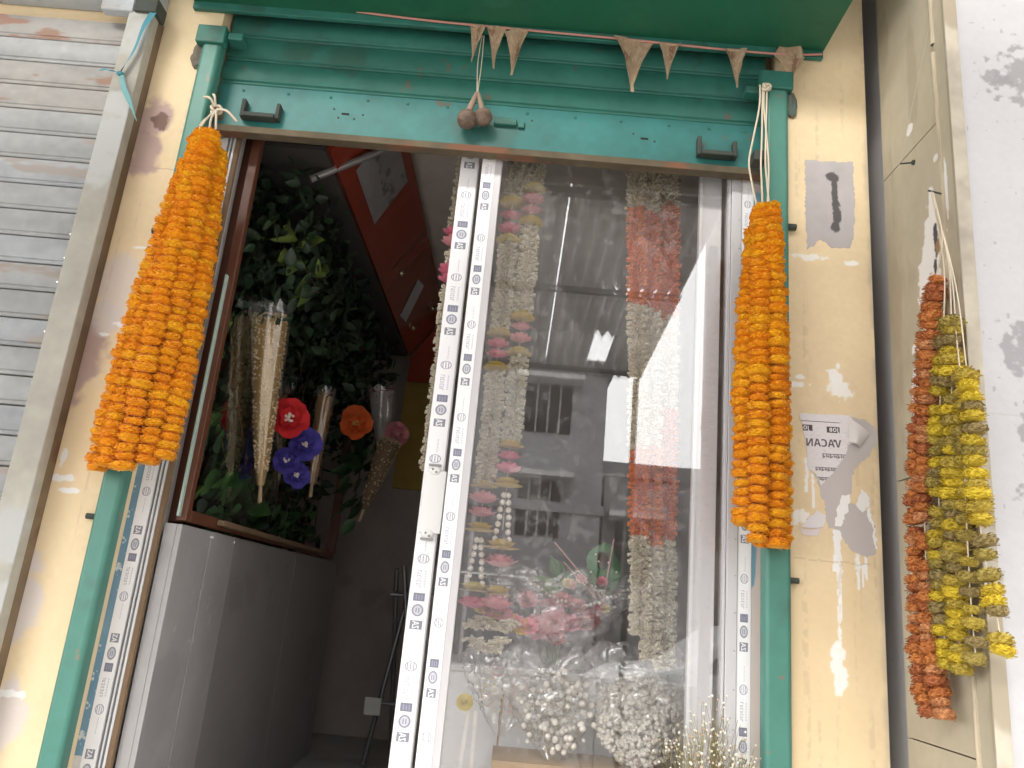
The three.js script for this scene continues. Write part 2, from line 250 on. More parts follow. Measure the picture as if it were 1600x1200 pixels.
{ // blue cloth strip knotted round the post
  const r = thing('cloth_ribbon', 'torn blue cloth strip tied round the grey guide post', 'ribbon');
  const m = plain(0.06, 0.22, 0.27, { roughness: 0.9 });
  const strip = (pts, w, tw) => { const c = new THREE.CatmullRomCurve3(pts); return surf(2, 24, (u, v) => { const p = c.getPoint(v), a = tw * v; const ww = w(v) * (u - 0.5); return V(p.x + ww * Math.cos(a), p.y + ww * 0.3 * Math.sin(3 * a), p.z + ww * Math.sin(a) + 0.002 * Math.sin(u * 9 + v * 14)); }); };
  part('tie', strip([V(-1.463, 3.5, 0.1), V(-1.478, 3.42, 0.112), V(-1.49, 3.33, 0.11), V(-1.515, 3.25, 0.108), V(-1.528, 3.22, 0.104)], (v) => 0.014 + 0.012 * (1 - v), 1.2), m, r);
  part('knot', new THREE.SphereGeometry(0.011, 10, 8).scale(1.2, 0.8, 0.8).translate(-1.52, 3.228, 0.108), m, r);
  part('tail', strip([V(-1.515, 3.23, 0.108), V(-1.49, 3.17, 0.12), V(-1.455, 3.11, 0.115), V(-1.425, 3.05, 0.1)], (v) => 0.022 * Math.sin(Math.PI * (0.15 + 0.8 * v)), 0.9), plain(0.15, 0.33, 0.34, { roughness: 0.9 }), r);
  part('tail', strip([V(-1.52, 3.23, 0.108), V(-1.56, 3.236, 0.112), V(-1.6, 3.243, 0.1)], (v) => 0.006 + 0.014 * v, 0.4), m, r);
}

// ---------------------------------------------------------------- teal shutter of the shop
const shut = thing('rolling_shutter', 'teal rolling shutter raised above the flower shop door', 'shutter');
for (let k = 0; k < 3; k++) part('slat', prismX(slatProfile(3.347 + 0.1035 * k, 0.1035, -0.073, 0.014), -1.245, 0.81), M.teal, shut);
const plate = part('bottom_plate', box(-1.245, 0.81, 3.152, 3.345, -0.075, -0.062, 0.003), M.tealPlate, shut);
part('bottom_rail', merge([box(-1.24, 0.806, 3.124, 3.151, -0.08, -0.034, 0.003)]), M.rust, shut);
for (const x of [-1.06, 0.628]) { // lifting lugs
  const h = part('handle', merge([box(x - 0.075, x - 0.06, 3.19, 3.265, -0.0615, -0.03, 0.004), box(x + 0.055, x + 0.07, 3.19, 3.255, -0.0615, -0.03, 0.004), box(x - 0.06, x + 0.055, 3.188, 3.206, -0.0615, -0.022, 0.004)]), M.darkMetal, shut);
}
part('latch', merge([box(-0.2, -0.115, 3.255, 3.282, -0.0615, -0.045, 0.004), box(-0.11, -0.085, 3.25, 3.275, -0.0615, -0.05, 0.004)]), M.teal, shut);
for (const x of [-0.755, 0.362]) part('key_slot', box(x - 0.014, x + 0.014, 3.249, 3.257, -0.0618, -0.0608), M.black, shut);
for (const x of [-1.15, -0.98, -0.82, -0.68, -0.53, -0.38, -0.08, 0.1, 0.27, 0.45, 0.6, 0.73]) part('rivet', new THREE.SphereGeometry(0.006, 8, 5).scale(1, 1, 0.5).translate(x, 3.318, -0.0612), M.teal, shut);
for (const [x, y] of [[-0.8, 3.27], [-0.72, 3.235], [-0.78, 3.235], [-0.69, 3.255], [0.32, 3.27], [0.4, 3.245], [-0.06, 3.29]]) part('rivet', new THREE.SphereGeometry(0.004, 8, 5).scale(1, 1, 0.5).translate(x, y, -0.0612), M.darkMetal, shut);
for (const [x0, x1, l] of [[-1.3, -1.228, 'teal shutter guide rail rising behind the large left marigold garland'], [0.783, 0.866, 'teal shutter guide rail between the right marigold garland and the pillar']]) {
  const g = thing('shutter_guide', l, 'guide rail', [0, 0, 0], 'guide rails of the teal shutter');
  part('channel', box(x0, x1, 0.601, 3.52, -0.03, 0.03, 0.016), M.guide, g);
  part('collar', box(x0 - 0.022, x1 + 0.014, 3.44, 3.515, 0.0015, 0.043, 0.006), M.teal, g);
  part('arm', x0 < 0 ? box(x1 + 0.015, x1 + 0.075, 3.468, 3.5, -0.03, 0.03, 0.006) : box(x0 - 0.07, x0 - 0.008, 3.43, 3.46, -0.03, 0.02, 0.006), M.teal, g);
  part('bolt', new THREE.CylinderGeometry(0.012, 0.012, 0.03, 6).rotateZ(Math.PI / 2).translate(x0 < 0 ? x0 - 0.012 : x1 + 0.012, x0 < 0 ? 2.68 : 2.9, 0.014), M.darkMetal, g);
  part('bolt', new THREE.CylinderGeometry(0.01, 0.01, 0.026, 6).rotateZ(Math.PI / 2).translate(x0 < 0 ? x0 - 0.012 : x1 + 0.012, 1.7, 0.014), M.darkMetal, g);
  { const q = new THREE.IcosahedronGeometry(0.03, 4), p = q.attributes.position; for (let k = 0; k < p.count; k++) { const e = 0.7 + 0.7 * fbm(p.getX(k) * 60 + x0 * 9 + 20, p.getY(k) * 60 + p.getZ(k) * 40, 3); p.setXYZ(k, p.getX(k) * e * 0.8, p.getY(k) * e * 1.7, p.getZ(k) * e * 0.5); } q.computeVertexNormals();
    part('mortar_lump', uvm(q.translate(x0 < 0 ? x0 - 0.014 : x1 + 0.014, 3.4, 0.004)), M.mortar, g); }
}
const hood = thing('shutter_hood', 'dark green metal hood over the teal shutter', 'shutter hood');
part('underside', box(-1.37, 0.998, 3.63, 3.66, 0.022, 0.45), M.green, hood);
part('front_panel', box(-1.37, 0.998, 3.661, 4.15, 0.42, 0.45), M.green, hood);
part('top_panel', box(-1.37, 0.998, 4.151, 4.18, 0.0015, 0.45), M.green, hood);
for (const x of [-1.37, 0.968]) part('end_panel', box(x, x + 0.03, 3.661, 4.15, 0.0015, 0.419), M.green, hood);
part('back_lip', merge([box(-1.37, 0.998, 3.6, 3.665, 0.0015, 0.0215, 0.003)]), M.teal, hood);

// ---------------------------------------------------------------- sliding door: frame, tape, panels
// printed protective tape: small marks running down the strip
function tapeTex() {
  const W = 96, H = 768, c = document.createElement('canvas'); c.width = W; c.height = H; const x = c.getContext('2d');
  x.fillStyle = '#f2f1f3'; x.fillRect(0, 0, W, H);
  const ink = '#8c8c96', pale = '#c4c4ce';
  x.fillStyle = pale; for (let k = 0; k < 16; k++) x.fillRect(50, 20 + k * 7, k % 4 === 3 ? 3 : 6, 4);
  x.strokeStyle = '#a0a0ae'; x.lineWidth = 5; x.beginPath(); x.ellipse(48, 178, 27, 32, 0, 0, 7); x.stroke();
  for (let k = -1; k < 2; k++) { x.fillStyle = '#a0a0ae'; x.fillRect(44 + k * 15, 154, 5, 48); }
  for (let k = 0; k < 7; k++) { // bold word and a paler word under it, read down the strip, letters turned
    x.save(); x.translate(38, 262 + k * 19); x.fillStyle = '#acacba'; x.fillRect(-12, 0, 22, 4); if (k % 2) x.fillRect(-12, 9, 22, 3); else x.fillRect(6, 2, 4, 11); if (k % 3) x.fillRect(-12, 2, 4, 10); x.restore();
    x.fillStyle = '#cfcfda'; x.fillRect(64, 264 + k * 18, 8, 12);
  }
  x.fillStyle = '#80818f'; x.fillRect(20, 428, 56, 58); x.fillStyle = '#9ea0ba'; x.fillRect(32, 440, 6, 36); x.fillRect(46, 446, 6, 30); x.fillRect(60, 440, 5, 36);
  x.fillStyle = '#96969f'; x.beginPath(); x.ellipse(48, 552, 29, 44, 0, 0, 7); x.fill(); x.fillStyle = '#c9cad6'; x.beginPath(); x.ellipse(48, 552, 20, 33, 0, 0, 7); x.fill(); x.fillStyle = '#96969f'; x.fillRect(38, 534, 6, 36); x.fillRect(51, 534, 6, 36);
  x.fillStyle = ink; x.fillRect(18, 626, 60, 62); x.fillStyle = '#eeeef2'; x.save(); x.translate(48, 657); x.rotate(Math.PI / 2); x.scale(-1, 1); x.font = 'bold 46px sans-serif'; x.textAlign = 'center'; x.textBaseline = 'middle'; x.fillText('ZA', 0, 2); x.restore();
  const t = new THREE.CanvasTexture(c); t.colorSpace = THREE.SRGBColorSpace; t.wrapS = t.wrapT = THREE.RepeatWrapping; return t;
}
const tapeBase = tapeTex();
function tape(x0, x1, y0, y1, z, off, parent, way = 1) {
  const t = tapeBase.clone(); t.repeat.set(1, way * (y1 - y0) / 0.335); t.offset.set(0, off); t.needsUpdate = true;
  part('printed_tape', new THREE.PlaneGeometry(x1 - x0, y1 - y0).translate((x0 + x1) / 2, (y0 + y1) / 2, z), std({ map: t, roughness: 0.4 }), parent);
}
const blueFilm = std({ roughness: 0.3, map: areaTex(0, 0.5, 0, 0.5, 512, (x, y) => { let c = mix3([0.12, 0.26, 0.4], [0.22, 0.38, 0.5], fbm(x * 20, y * 8, 4, 10)); if (fbm(x * 60, y * 60, 3, 30) > 0.72) c = [0.6, 0.66, 0.7]; return c; }, true) });
const pinkFilm = std({ roughness: 0.5, map: areaTex(0, 1, 0, 1, 256, (x, y) => mix3([0.6, 0.53, 0.5], [0.16, 0.32, 0.42], sstep(0.56, 0.6, fbm(x * 16, y * 4, 4, 16))), true) });
const frame = thing('door_frame', 'taped aluminium sliding door frame inside the shutter opening', 'door frame');
part('left_jamb', box(-1.281, -1.186, 0.601, 3.3, -0.2, -0.1), M.aluWhite, frame);
part('blue_film', box(-1.2815, -1.232, 1.0, 3.28, -0.0995, -0.0985), blueFilm, frame);
part('brown_seal', box(-1.29, -1.2825, 0.601, 3.3, -0.12, -0.098), M.rust, frame);
tape(-1.231, -1.187, 0.62, 3.28, -0.098, 0.3, frame, -1);
for (const [a, b, m] of [[-1.186, -1.179, M.aluDark], [-1.179, -1.173, M.aluWhite], [-1.173, -1.166, M.aluDark], [-1.166, -1.158, M.aluWhite]]) part('track', box(a + 0.0003, b - 0.0003, 0.601, 3.3, -0.19, m === M.aluDark ? -0.116 : -0.101), m, frame);
part('brown_edge', box(-1.1575, -1.143, 0.601, 3.3, -0.122, -0.104), M.woodPale, frame);
part('right_jamb', box(0.7, 0.812, 0.601, 3.3, -0.2, -0.1), M.aluWhite, frame);
part('cover_strip', box(0.698, 0.734, 0.601, 3.3, -0.0995, -0.094, 0.002), M.alu, frame);
for (let k = 0; k < 20; k++) part('screw', new THREE.SphereGeometry(0.0022, 6, 4).translate(0.726, 0.9 + k * 0.115, -0.0938), M.greyPlastic, frame);
tape(0.736, 0.778, 0.62, 3.28, -0.098, 0.55, frame);
part('blue_film', box(0.78, 0.8085, 0.7, 3.28, -0.0995, -0.0982), pinkFilm, frame);
part('head_rail', box(-1.18, 0.698, 3.26, 3.32, -0.2, -0.1), M.aluWhite, frame);
part('sill_rail', box(-1.14, 0.698, 0.601, 0.63, -0.2, -0.1), M.aluWhite, frame);

const panelF = thing('sliding_door_panel', 'front sliding glass door panel reflecting the street', 'glass door', [0, 0, 0], 'sliding glass door panels');
part('left_stile', box(-0.23, -0.155, 0.635, 3.255, -0.135, -0.105, 0.003), M.alu, panelF);
tape(-0.229, -0.181, 0.65, 3.25, -0.1035, 0.3, panelF);
part('right_stile', box(0.69, 0.6975, 0.635, 3.255, -0.135, -0.105), M.alu, panelF);
part('top_rail', box(-0.154, 0.6895, 3.2, 3.255, -0.135, -0.105), M.alu, panelF);
part('bottom_rail', box(-0.154, 0.6895, 0.635, 0.72, -0.135, -0.105), M.alu, panelF);
part('glass', uvm(new THREE.PlaneGeometry(0.845, 2.48).translate(0.268, 1.96, -0.12)), M.glass, panelF);
const panelB = thing('sliding_door_panel', 'inner sliding door panel with white pull handle, slid behind the front panel', 'glass door', [0, 0, 0], 'sliding glass door panels');
part('left_stile', box(-0.316, -0.245, 0.635, 3.255, -0.185, -0.155, 0.003), M.aluWhite, panelB);
tape(-0.314, -0.25, 0.65, 3.25, -0.1535, 0.72, panelB);
part('right_stile', box(0.594, 0.677, 0.635, 3.255, -0.185, -0.155, 0.004), M.alu, panelB);
part('bead', box(0.594, 0.604, 0.64, 3.25, -0.1545, -0.149), M.aluWhite, panelB);
part('top_rail', box(-0.2445, 0.5935, 3.2, 3.255, -0.185, -0.155), M.alu, panelB);
part('bottom_rail', box(-0.2445, 0.5935, 0.635, 0.72, -0.185, -0.155), M.alu, panelB);
part('glass', new THREE.PlaneGeometry(0.84, 2.48).translate(0.175, 1.96, -0.17), glassy({ ior: 1.5 }), panelB);
{
  const h = part('pull_handle', box(-0.31, -0.236, 1.755, 1.965, -0.1525, -0.146, 0.003), M.whitePlastic, panelB);
  for (const [y, s] of [[1.965, 1], [1.752, -1]]) {
    part('end_cap', new THREE.SphereGeometry(0.026, 16, 10).scale(0.8, 0.6, 0.25).translate(-0.278, y, -0.146), M.whitePlastic, h);
    part('trim', box(-0.3, -0.256, y + s * 0.017 - 0.004, y + s * 0.017 + 0.004, -0.1455, -0.138, 0.003), M.greyPlastic, h);
    part('screw', new THREE.SphereGeometry(0.004, 8, 6).translate(-0.272, y - 0.006, -0.14), M.greyPlastic, h);
    part('screw', new THREE.SphereGeometry(0.004, 8, 6).translate(-0.284, y + 0.003, -0.14), M.greyPlastic, h);
  }
}

// ---------------------------------------------------------------- shop interior, left side
const cab = thing('display_cabinet', 'reddish wood display niche full of artificial vines on the left wall', 'cabinet');
part('back_panel', box(-1.44, -1.42, 1.72, 3.3, -2.5, -0.21), M.wood, cab);
part('front_post', box(-1.115, -1.08, 1.722, 3.3, -0.18, -0.145, 0.004), M.wood, cab);
part('front_side', box(-1.42, -1.116, 1.722, 3.3, -0.225, -0.205), M.wood, cab);
part('bottom_rail', box(-1.12, -1.08, 1.722, 1.762, -2.45, -0.181, 0.004), M.wood, cab);
part('rear_post', box(-1.13, -1.08, 1.764, 3.2, -2.5, -2.455, 0.004), M.wood, cab);
part('glass_edge', box(-1.107, -1.099, 1.735, 2.6, -0.144, -0.124, 0.002), plain(0.4, 0.52, 0.46, { roughness: 0.25 }), cab);
part('pane', new THREE.PlaneGeometry(0.9, 1.4).rotateY(Math.PI / 2).translate(-1.1, 2.47, -0.72), M.paneSide, cab);
part('ledge_strip', box(-1.079, -1.05, 1.735, 1.755, -2.05, -0.42, 0.004), M.woodPale, cab);
const cup = thing('cupboard', 'grey laminate cupboard under the vine display', 'cupboard');
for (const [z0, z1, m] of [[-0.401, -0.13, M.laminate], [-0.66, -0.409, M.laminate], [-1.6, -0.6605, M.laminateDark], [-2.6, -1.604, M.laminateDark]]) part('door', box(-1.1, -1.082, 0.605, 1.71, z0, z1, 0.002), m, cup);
part('carcass', box(-1.44, -1.1005, 0.603, 1.712, -2.62, -0.21), M.black, cup);
part('corner_strip', box(-1.14, -1.1005, 0.605, 1.71, -0.145, -0.131), M.laminate, cup);
for (const z of [-0.398, -0.415, -0.65]) part('screw', new THREE.SphereGeometry(0.005, 8, 6).translate(-1.082, 1.69, z), M.whitePlastic, cup);

const loft = thing('loft_cupboard', 'glossy red laminate loft cupboard running under the ceiling', 'cupboard');
const red = new THREE.MeshPhysicalMaterial({ side: THREE.DoubleSide, roughness: 0.22, clearcoat: 0.6, clearcoatRoughness: 0.1, map: areaTex(0, 1, 0, 1, 256, (x, y) => mix3([0.3, 0.045, 0.02], [0.24, 0.035, 0.018], fbm(x * 20, y * 3, 4, 20)), true) });
const fasc = [[-0.86, 3.235], [-0.64, 3.58], [-0.66, 3.592], [-0.88, 3.247]];
part('fascia', flat(fasc, 2.72).translate(0, 0, -3.02), red, loft);
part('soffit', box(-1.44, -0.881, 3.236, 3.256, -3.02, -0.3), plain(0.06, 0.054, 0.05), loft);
part('end_board', flat([[-0.855, 3.23], [-0.63, 3.585], [-0.58, 3.585], [-0.6, 3.3], [-0.7, 3.05], [-0.86, 3.05]], 0.02).translate(0, 0, -3.05), red, loft);
const onF = (t, z, d) => V(lerp(-0.86, -0.64, t) + 0.843 * d, lerp(3.235, 3.58, t) - 0.538 * d, z);
for (const [t, z] of [[0.35, -1.75], [0.25, -2.6], [0.75, -2.65]]) part('knob', new THREE.SphereGeometry(0.022, 12, 8).translate(...onF(t, z, 0.012)), plain(0.5, 0.42, 0.3, { metalness: 0.9, roughness: 0.2 }), loft);
{ const q = [onF(0.1, -2.25, 0.004), onF(0.62, -2.05, 0.004), onF(0.7, -2.22, 0.004), onF(0.16, -2.42, 0.004)];
  part('paper_label', surf(2, 2, (u, v) => q[0].clone().lerp(q[1], v).lerp(q[3].clone().lerp(q[2], v), u)), plain(0.6, 0.6, 0.62), loft);
  const k = [onF(0.2, -0.55, 0.005), onF(0.85, -0.5, 0.005), onF(0.85, -1.0, 0.005), onF(0.2, -1.05, 0.005)];
  part('notice_sheet', surf(2, 2, (u, v) => k[0].clone().lerp(k[1], v).lerp(k[3].clone().lerp(k[2], v), u)), paint([0.3, 0.29, 0.3], [0.14, 0.13, 0.14], { th: 0.62, size: 1, k: 8 }), loft);
  part('clamp', bar(V(-0.96, 3.17, -0.42), V(-0.7, 3.38, -0.5), 0.016), plain(0.35, 0.34, 0.34, { roughness: 0.3, metalness: 0.4 }), loft); }
structure('yellow_back_panel', box(-0.9, -0.62, 2.3, 3.12, -3.299, -3.25), paint([0.36, 0.24, 0.05], null, {}));

// leaves and vines
function leafGeo(L, W, fold, curl) {
  const n = 6, g = surf(2, n, (u, v) => { const s = (u - 0.5) * 2, w = W * Math.pow(Math.sin(Math.PI * Math.min(1, 0.06 + 0.94 * Math.pow(v, 0.72))), 0.85) * (1 - 0.15 * v); return V(s * w * 0.5, L * v - L * 0.08 * Math.abs(s) * (1 - v), -Math.abs(s) * w * fold + curl * v * v * L); });
  return g;
}
const leafG = [leafGeo(0.085, 0.06, 0.25, -0.3), leafGeo(0.07, 0.055, 0.3, -0.45), leafGeo(0.1, 0.066, 0.2, -0.2)];
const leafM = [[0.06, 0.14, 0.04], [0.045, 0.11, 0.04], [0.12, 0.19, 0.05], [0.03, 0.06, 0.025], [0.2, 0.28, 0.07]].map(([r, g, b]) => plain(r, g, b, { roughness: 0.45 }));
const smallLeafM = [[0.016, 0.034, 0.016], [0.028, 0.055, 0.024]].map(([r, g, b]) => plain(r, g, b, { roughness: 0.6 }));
function placed(g, p, e, s = 1) { const m = new THREE.Matrix4().compose(p, new THREE.Quaternion().setFromEuler(e), V(s, s, s)); return g.clone().applyMatrix4(m); }
function vine(label, pts, n, ms, sc, spread) {
  const t = thing('artificial_vine', label, 'vine', [0, 0, 0], 'artificial vines in the display niche');
  const c = new THREE.CatmullRomCurve3(pts);
  part('stem', tube(pts, 0.004, 30, 5), plain(0.08, 0.06, 0.03), t);
  for (let k = 0; k < n; k++) {
    const p = c.getPoint((k + rnd()) / n).add(V(rr(-1, 1) * spread * 0.6, rr(-1, 1) * spread, rr(-1, 1) * spread));
    const l = part('leaf', leafG[k % 3], ms[Math.floor(rnd() * ms.length)], t);
    l.position.copy(p); l.rotation.set(rr(-0.6, 0.9) + 2.4, rr(0.2, 1.6), rr(-1.4, 1.4)); l.scale.setScalar(sc * rr(0.7, 1.25));
  }
}
vine('light green leafy vine spray above the gold cone bouquet', [V(-1.1, 2.98, -0.56), V(-1.03, 2.93, -0.6), V(-0.97, 2.84, -0.62), V(-0.93, 2.78, -0.7)], 20, [leafM[4], leafM[4], leafM[2]], 1.25, 0.07);
vine('green vine trailing beside the front wooden post of the niche', [V(-1.2, 2.9, -0.34), V(-1.19, 2.5, -0.36), V(-1.17, 2.2, -0.4), V(-1.18, 1.9, -0.42)], 34, leafM, 1.1, 0.06);
vine('bright green vine around the foot of the gold cone bouquet', [V(-1.2, 2.2, -0.5), V(-1.16, 2.05, -0.55), V(-1.13, 1.92, -0.62), V(-1.14, 1.8, -0.72)], 36, [leafM[0], leafM[1], leafM[2]], 1.15, 0.07);
vine('dark vine low along the niche rail under the red flower', [V(-1.15, 1.95, -0.9), V(-1.16, 1.86, -1.2), V(-1.14, 1.82, -1.6), V(-1.16, 1.88, -2.1)], 60, [leafM[1], leafM[3], leafM[0]], 1.2, 0.09);
vine('dark vine hanging in the upper front corner of the niche', [V(-1.25, 3.22, -0.4), V(-1.22, 3.1, -0.7), V(-1.2, 3.0, -1.1), V(-1.2, 3.1, -1.6)], 60, [leafM[3], leafM[1]], 1.2, 0.12);
vine('dark vine hanging at the deep end of the niche beside the orange flower', [V(-1.0, 2.9, -2.1), V(-0.98, 2.6, -2.2), V(-0.96, 2.3, -2.3), V(-0.98, 2.0, -2.3)], 70, [leafM[1], leafM[3]], 1.2, 0.13);
{ // uncountable small foliage filling the niche
  const list = [];
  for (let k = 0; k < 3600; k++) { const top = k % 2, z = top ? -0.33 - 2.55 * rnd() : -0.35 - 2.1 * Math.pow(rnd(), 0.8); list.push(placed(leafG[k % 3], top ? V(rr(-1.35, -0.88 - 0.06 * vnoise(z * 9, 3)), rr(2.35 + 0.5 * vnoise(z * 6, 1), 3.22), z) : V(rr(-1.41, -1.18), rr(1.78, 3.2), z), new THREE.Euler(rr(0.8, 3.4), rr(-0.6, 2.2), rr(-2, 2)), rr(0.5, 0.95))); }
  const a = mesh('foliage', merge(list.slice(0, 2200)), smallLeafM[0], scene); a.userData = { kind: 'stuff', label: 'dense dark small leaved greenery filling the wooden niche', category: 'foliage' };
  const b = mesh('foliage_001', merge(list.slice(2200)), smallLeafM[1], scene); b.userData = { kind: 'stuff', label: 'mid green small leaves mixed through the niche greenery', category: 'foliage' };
  const tw = []; for (let k = 0; k < 40; k++) { const z = rr(-2.2, -0.4), y = rr(1.8, 2.5), x = rr(-1.3, -1.13); tw.push(bar(V(x, y, z), V(x + rr(-0.05, 0.05), y + rr(0.2, 0.5), z + rr(-0.25, 0.25)), 0.0022, 5)); }
  const t = mesh('twigs', merge(tw), plain(0.12, 0.06, 0.03), scene); t.userData = { kind: 'stuff', label: 'thin brown dry twigs sticking up among the niche leaves', category: 'twigs' };
}
// cone bouquets and cloth flowers in the niche
function coneBouquet(label, top, bottom, r0, r1, paper, beadM, nb, wrap) {
  const t = thing('cone_bouquet', label, 'bouquet');
  const d = top.clone().sub(bottom), L = d.length(), q = new THREE.Quaternion().setFromUnitVectors(V(0, 1, 0), d.clone().normalize());
  const put = (g) => g.applyQuaternion(q).translate(bottom.x, bottom.y, bottom.z);
  const rad = (v) => lerp(r1, r0, Math.pow(v, 0.75));
  part('paper_cone', put(surf(28, 14, (u, v) => { const a = u * Math.PI * 2, r = rad(v) * (1 + 0.05 * Math.sin(a * 14) + 0.03 * Math.sin(a * 5 + v * 9)); return V(Math.cos(a) * r, v * L, Math.sin(a) * r); })), paper, t);
  const beads = []; for (let k = 0; k < nb; k++) { const v = 1 - Math.pow(rnd(), 1.25) * 0.92, a = rnd() * 6.283, r = rad(v) * 1.04; beads.push(new THREE.IcosahedronGeometry(rr(0.003, 0.0058), 0).translate(Math.cos(a) * r, v * L, Math.sin(a) * r)); }
  for (let k = 0; k < nb / 3; k++) { const a = rnd() * 6.283, r = rad(1) * Math.sqrt(rnd()); beads.push(new THREE.IcosahedronGeometry(rr(0.003, 0.006), 0).translate(Math.cos(a) * r, L + rr(-0.005, 0.02), Math.sin(a) * r)); }
  const b = part('bead_trim', put(merge(beads)), beadM, t); b.userData.kind = 'stuff';
  if (wrap) part('wrapping_film', put(surf(40, 14, (u, v) => { const a = u * Math.PI * 2, r = rad(v) * (1.14 + 0.1 * v + 0.07 * Math.sin(a * 7 + v * 5) + 0.04 * Math.sin(a * 17)); return V(Math.cos(a) * r, v * L * 1.1 + (v > 0.99 ? 0.012 * Math.sin(a * 9) : 0), Math.sin(a) * r); })), M.film, t);
  part('stem_bundle', put(merge([0, 1, 2, 3, 4, 5].map((k) => bar(V(0.006 * Math.cos(k), -0.07 + 0.01 * Math.sin(k * 3), 0.006 * Math.sin(k)), V(0.004 * Math.cos(k), 0.02, 0.004 * Math.sin(k)), 0.003, 5)))), plain(0.45, 0.33, 0.2), t);
  return t;
}
const gold = plain(0.46, 0.29, 0.08, { roughness: 0.4, metalness: 0.25 });
coneBouquet('gold cone bouquet with white beads hanging beside the red cloth flower', V(-1.06, 2.585, -0.53), V(-1.04, 1.93, -0.72), 0.068, 0.014, gold, plain(0.68, 0.52, 0.32), 800, true);
coneBouquet('slim tan paper cone standing behind the blue cloth flowers', V(-1.0, 2.48, -1.35), V(-1.02, 2.05, -1.45), 0.04, 0.018, plain(0.35, 0.19, 0.07), plain(0.4, 0.25, 0.1), 60, true);
coneBouquet('film wrapped cone bouquet with magenta flecks right of the orange flower', V(-0.86, 2.72, -2.1), V(-0.81, 2.35, -2.2), 0.075, 0.03, plain(0.42, 0.4, 0.37), plain(0.5, 0.07, 0.22), 90, true);
coneBouquet('brown dotted cone bouquet slanting below the wrapped magenta one', V(-0.72, 2.36, -1.8), V(-0.83, 1.99, -1.9), 0.06, 0.014, plain(0.14, 0.09, 0.05), plain(0.45, 0.36, 0.22), 240, false);
function clothFlower(label, p, r, petalM, heartM, n = 5, cat = 'flower') {
  const t = thing('cloth_flower', label, cat, [p.x, p.y, p.z], 'cloth flowers in the display niche');
  const petal = surf(6, 6, (u, v) => { const s = (u - 0.5) * 2, w = r * 0.72 * Math.pow(Math.sin(Math.PI * (0.1 + 0.8 * v)), 0.7); return V(s * w, r * v, r * (0.28 * v * v - 0.14 * s * s + 0.05 * Math.sin(9 * u + 4 * v))); });
  for (let k = 0; k < n; k++) { const m = part('petal', petal, petalM, t); m.rotation.set(0, 0, k / n * 6.283 + 0.2, 'ZXY'); m.rotateX(rr(0.05, 0.3)); m.scale.setScalar(rr(0.9, 1.1)); }
  for (let k = 0; k < n; k++) { const m = part('petal', petal, petalM, t); m.rotation.set(0, 0, (k + 0.5) / n * 6.283, 'ZXY'); m.rotateX(0.6); m.scale.setScalar(0.62); m.position.z = 0.01; }
  const hl = []; for (let k = 0; k < 12; k++) { const a = rnd() * 6.283, q = r * 0.2 * Math.sqrt(rnd()); hl.push(new THREE.IcosahedronGeometry(r * 0.08, 0).translate(Math.cos(a) * q, Math.sin(a) * q, r * 0.26 + rr(0, r * 0.1))); }
  part('heart', merge(hl), heartM, t);
  t.rotation.set(-0.05, 0.3, 0); return t;
}
const rF = plain(0.55, 0.015, 0.02), bF = plain(0.06, 0.045, 0.3), oF = plain(0.6, 0.1, 0.015), wF = plain(0.75, 0.68, 0.6);
clothFlower('large red cloth flower with white centre beside the gold cone', V(-1.0, 2.235, -0.82), 0.09, rF, wF);
clothFlower('blue cloth flower just below right of the red one', V(-0.96, 2.155, -0.98), 0.075, bF, wF);
clothFlower('lower blue cloth flower nearest the gold cone', V(-1.02, 2.075, -0.95), 0.065, bF, wF);
clothFlower('lowest blue cloth flower of the three', V(-0.98, 2.02, -1.0), 0.06, bF, wF);
clothFlower('orange cloth flower right of the blue flowers', V(-0.91, 2.43, -1.75), 0.095, oF, plain(0.5, 0.3, 0.08));
clothFlower('pink ribbon flower at the far end of the niche', V(-0.72, 2.44, -2.0), 0.075, plain(0.5, 0.18, 0.2), plain(0.5, 0.3, 0.3));

// folding steel stand at the back of the aisle
{ const t = thing('folding_stand', 'grey tubular folding stand at the dark back of the aisle', 'stand', [0, 0, 0]);
  const m = plain(0.25, 0.25, 0.26, { metalness: 0.7, roughness: 0.35 });
  for (const [a, b] of [[V(-0.62, 1.72, -2.3), V(-0.42, 0.62, -2.2)], [V(-0.55, 1.72, -2.3), V(-0.72, 0.62, -2.35)], [V(-0.46, 1.7, -2.35), V(-0.52, 0.62, -2.5)], [V(-0.66, 1.7, -2.3), V(-0.6, 0.62, -2.6)]]) part('leg', bar(a, b, 0.014), m, t);
  part('brace', bar(V(-0.68, 1.55, -2.3), V(-0.44, 1.55, -2.33), 0.012), m, t); part('brace', bar(V(-0.66, 0.95, -2.32), V(-0.46, 0.95, -2.3), 0.01), m, t);
  part('seat', tube([V(-0.56, 1.7, -2.28), V(-0.45, 1.4, -2.2), V(-0.38, 1.25, -2.18), V(-0.34, 1.24, -2.2)], 0.012, 20), m, t);
  single('paper_card', box(-0.73, -0.64, 0.9, 0.99, -2.2, -2.19), plain(0.5, 0.49, 0.46), 'small pale card leaning against the folding stand', 'card');
  single('steel_bowl', new THREE.LatheGeometry([[0, 0], [0.04, 0.003], [0.065, 0.03], [0.072, 0.06], [0.068, 0.06], [0.06, 0.03], [0, 0.01]].map(([a, b]) => new THREE.Vector2(a, b)), 20).translate(-0.4, 1.56, -2.33), plain(0.4, 0.42, 0.44, { metalness: 0.8, roughness: 0.25 }), 'steel bowl on top of the folding stand', 'bowl'); }

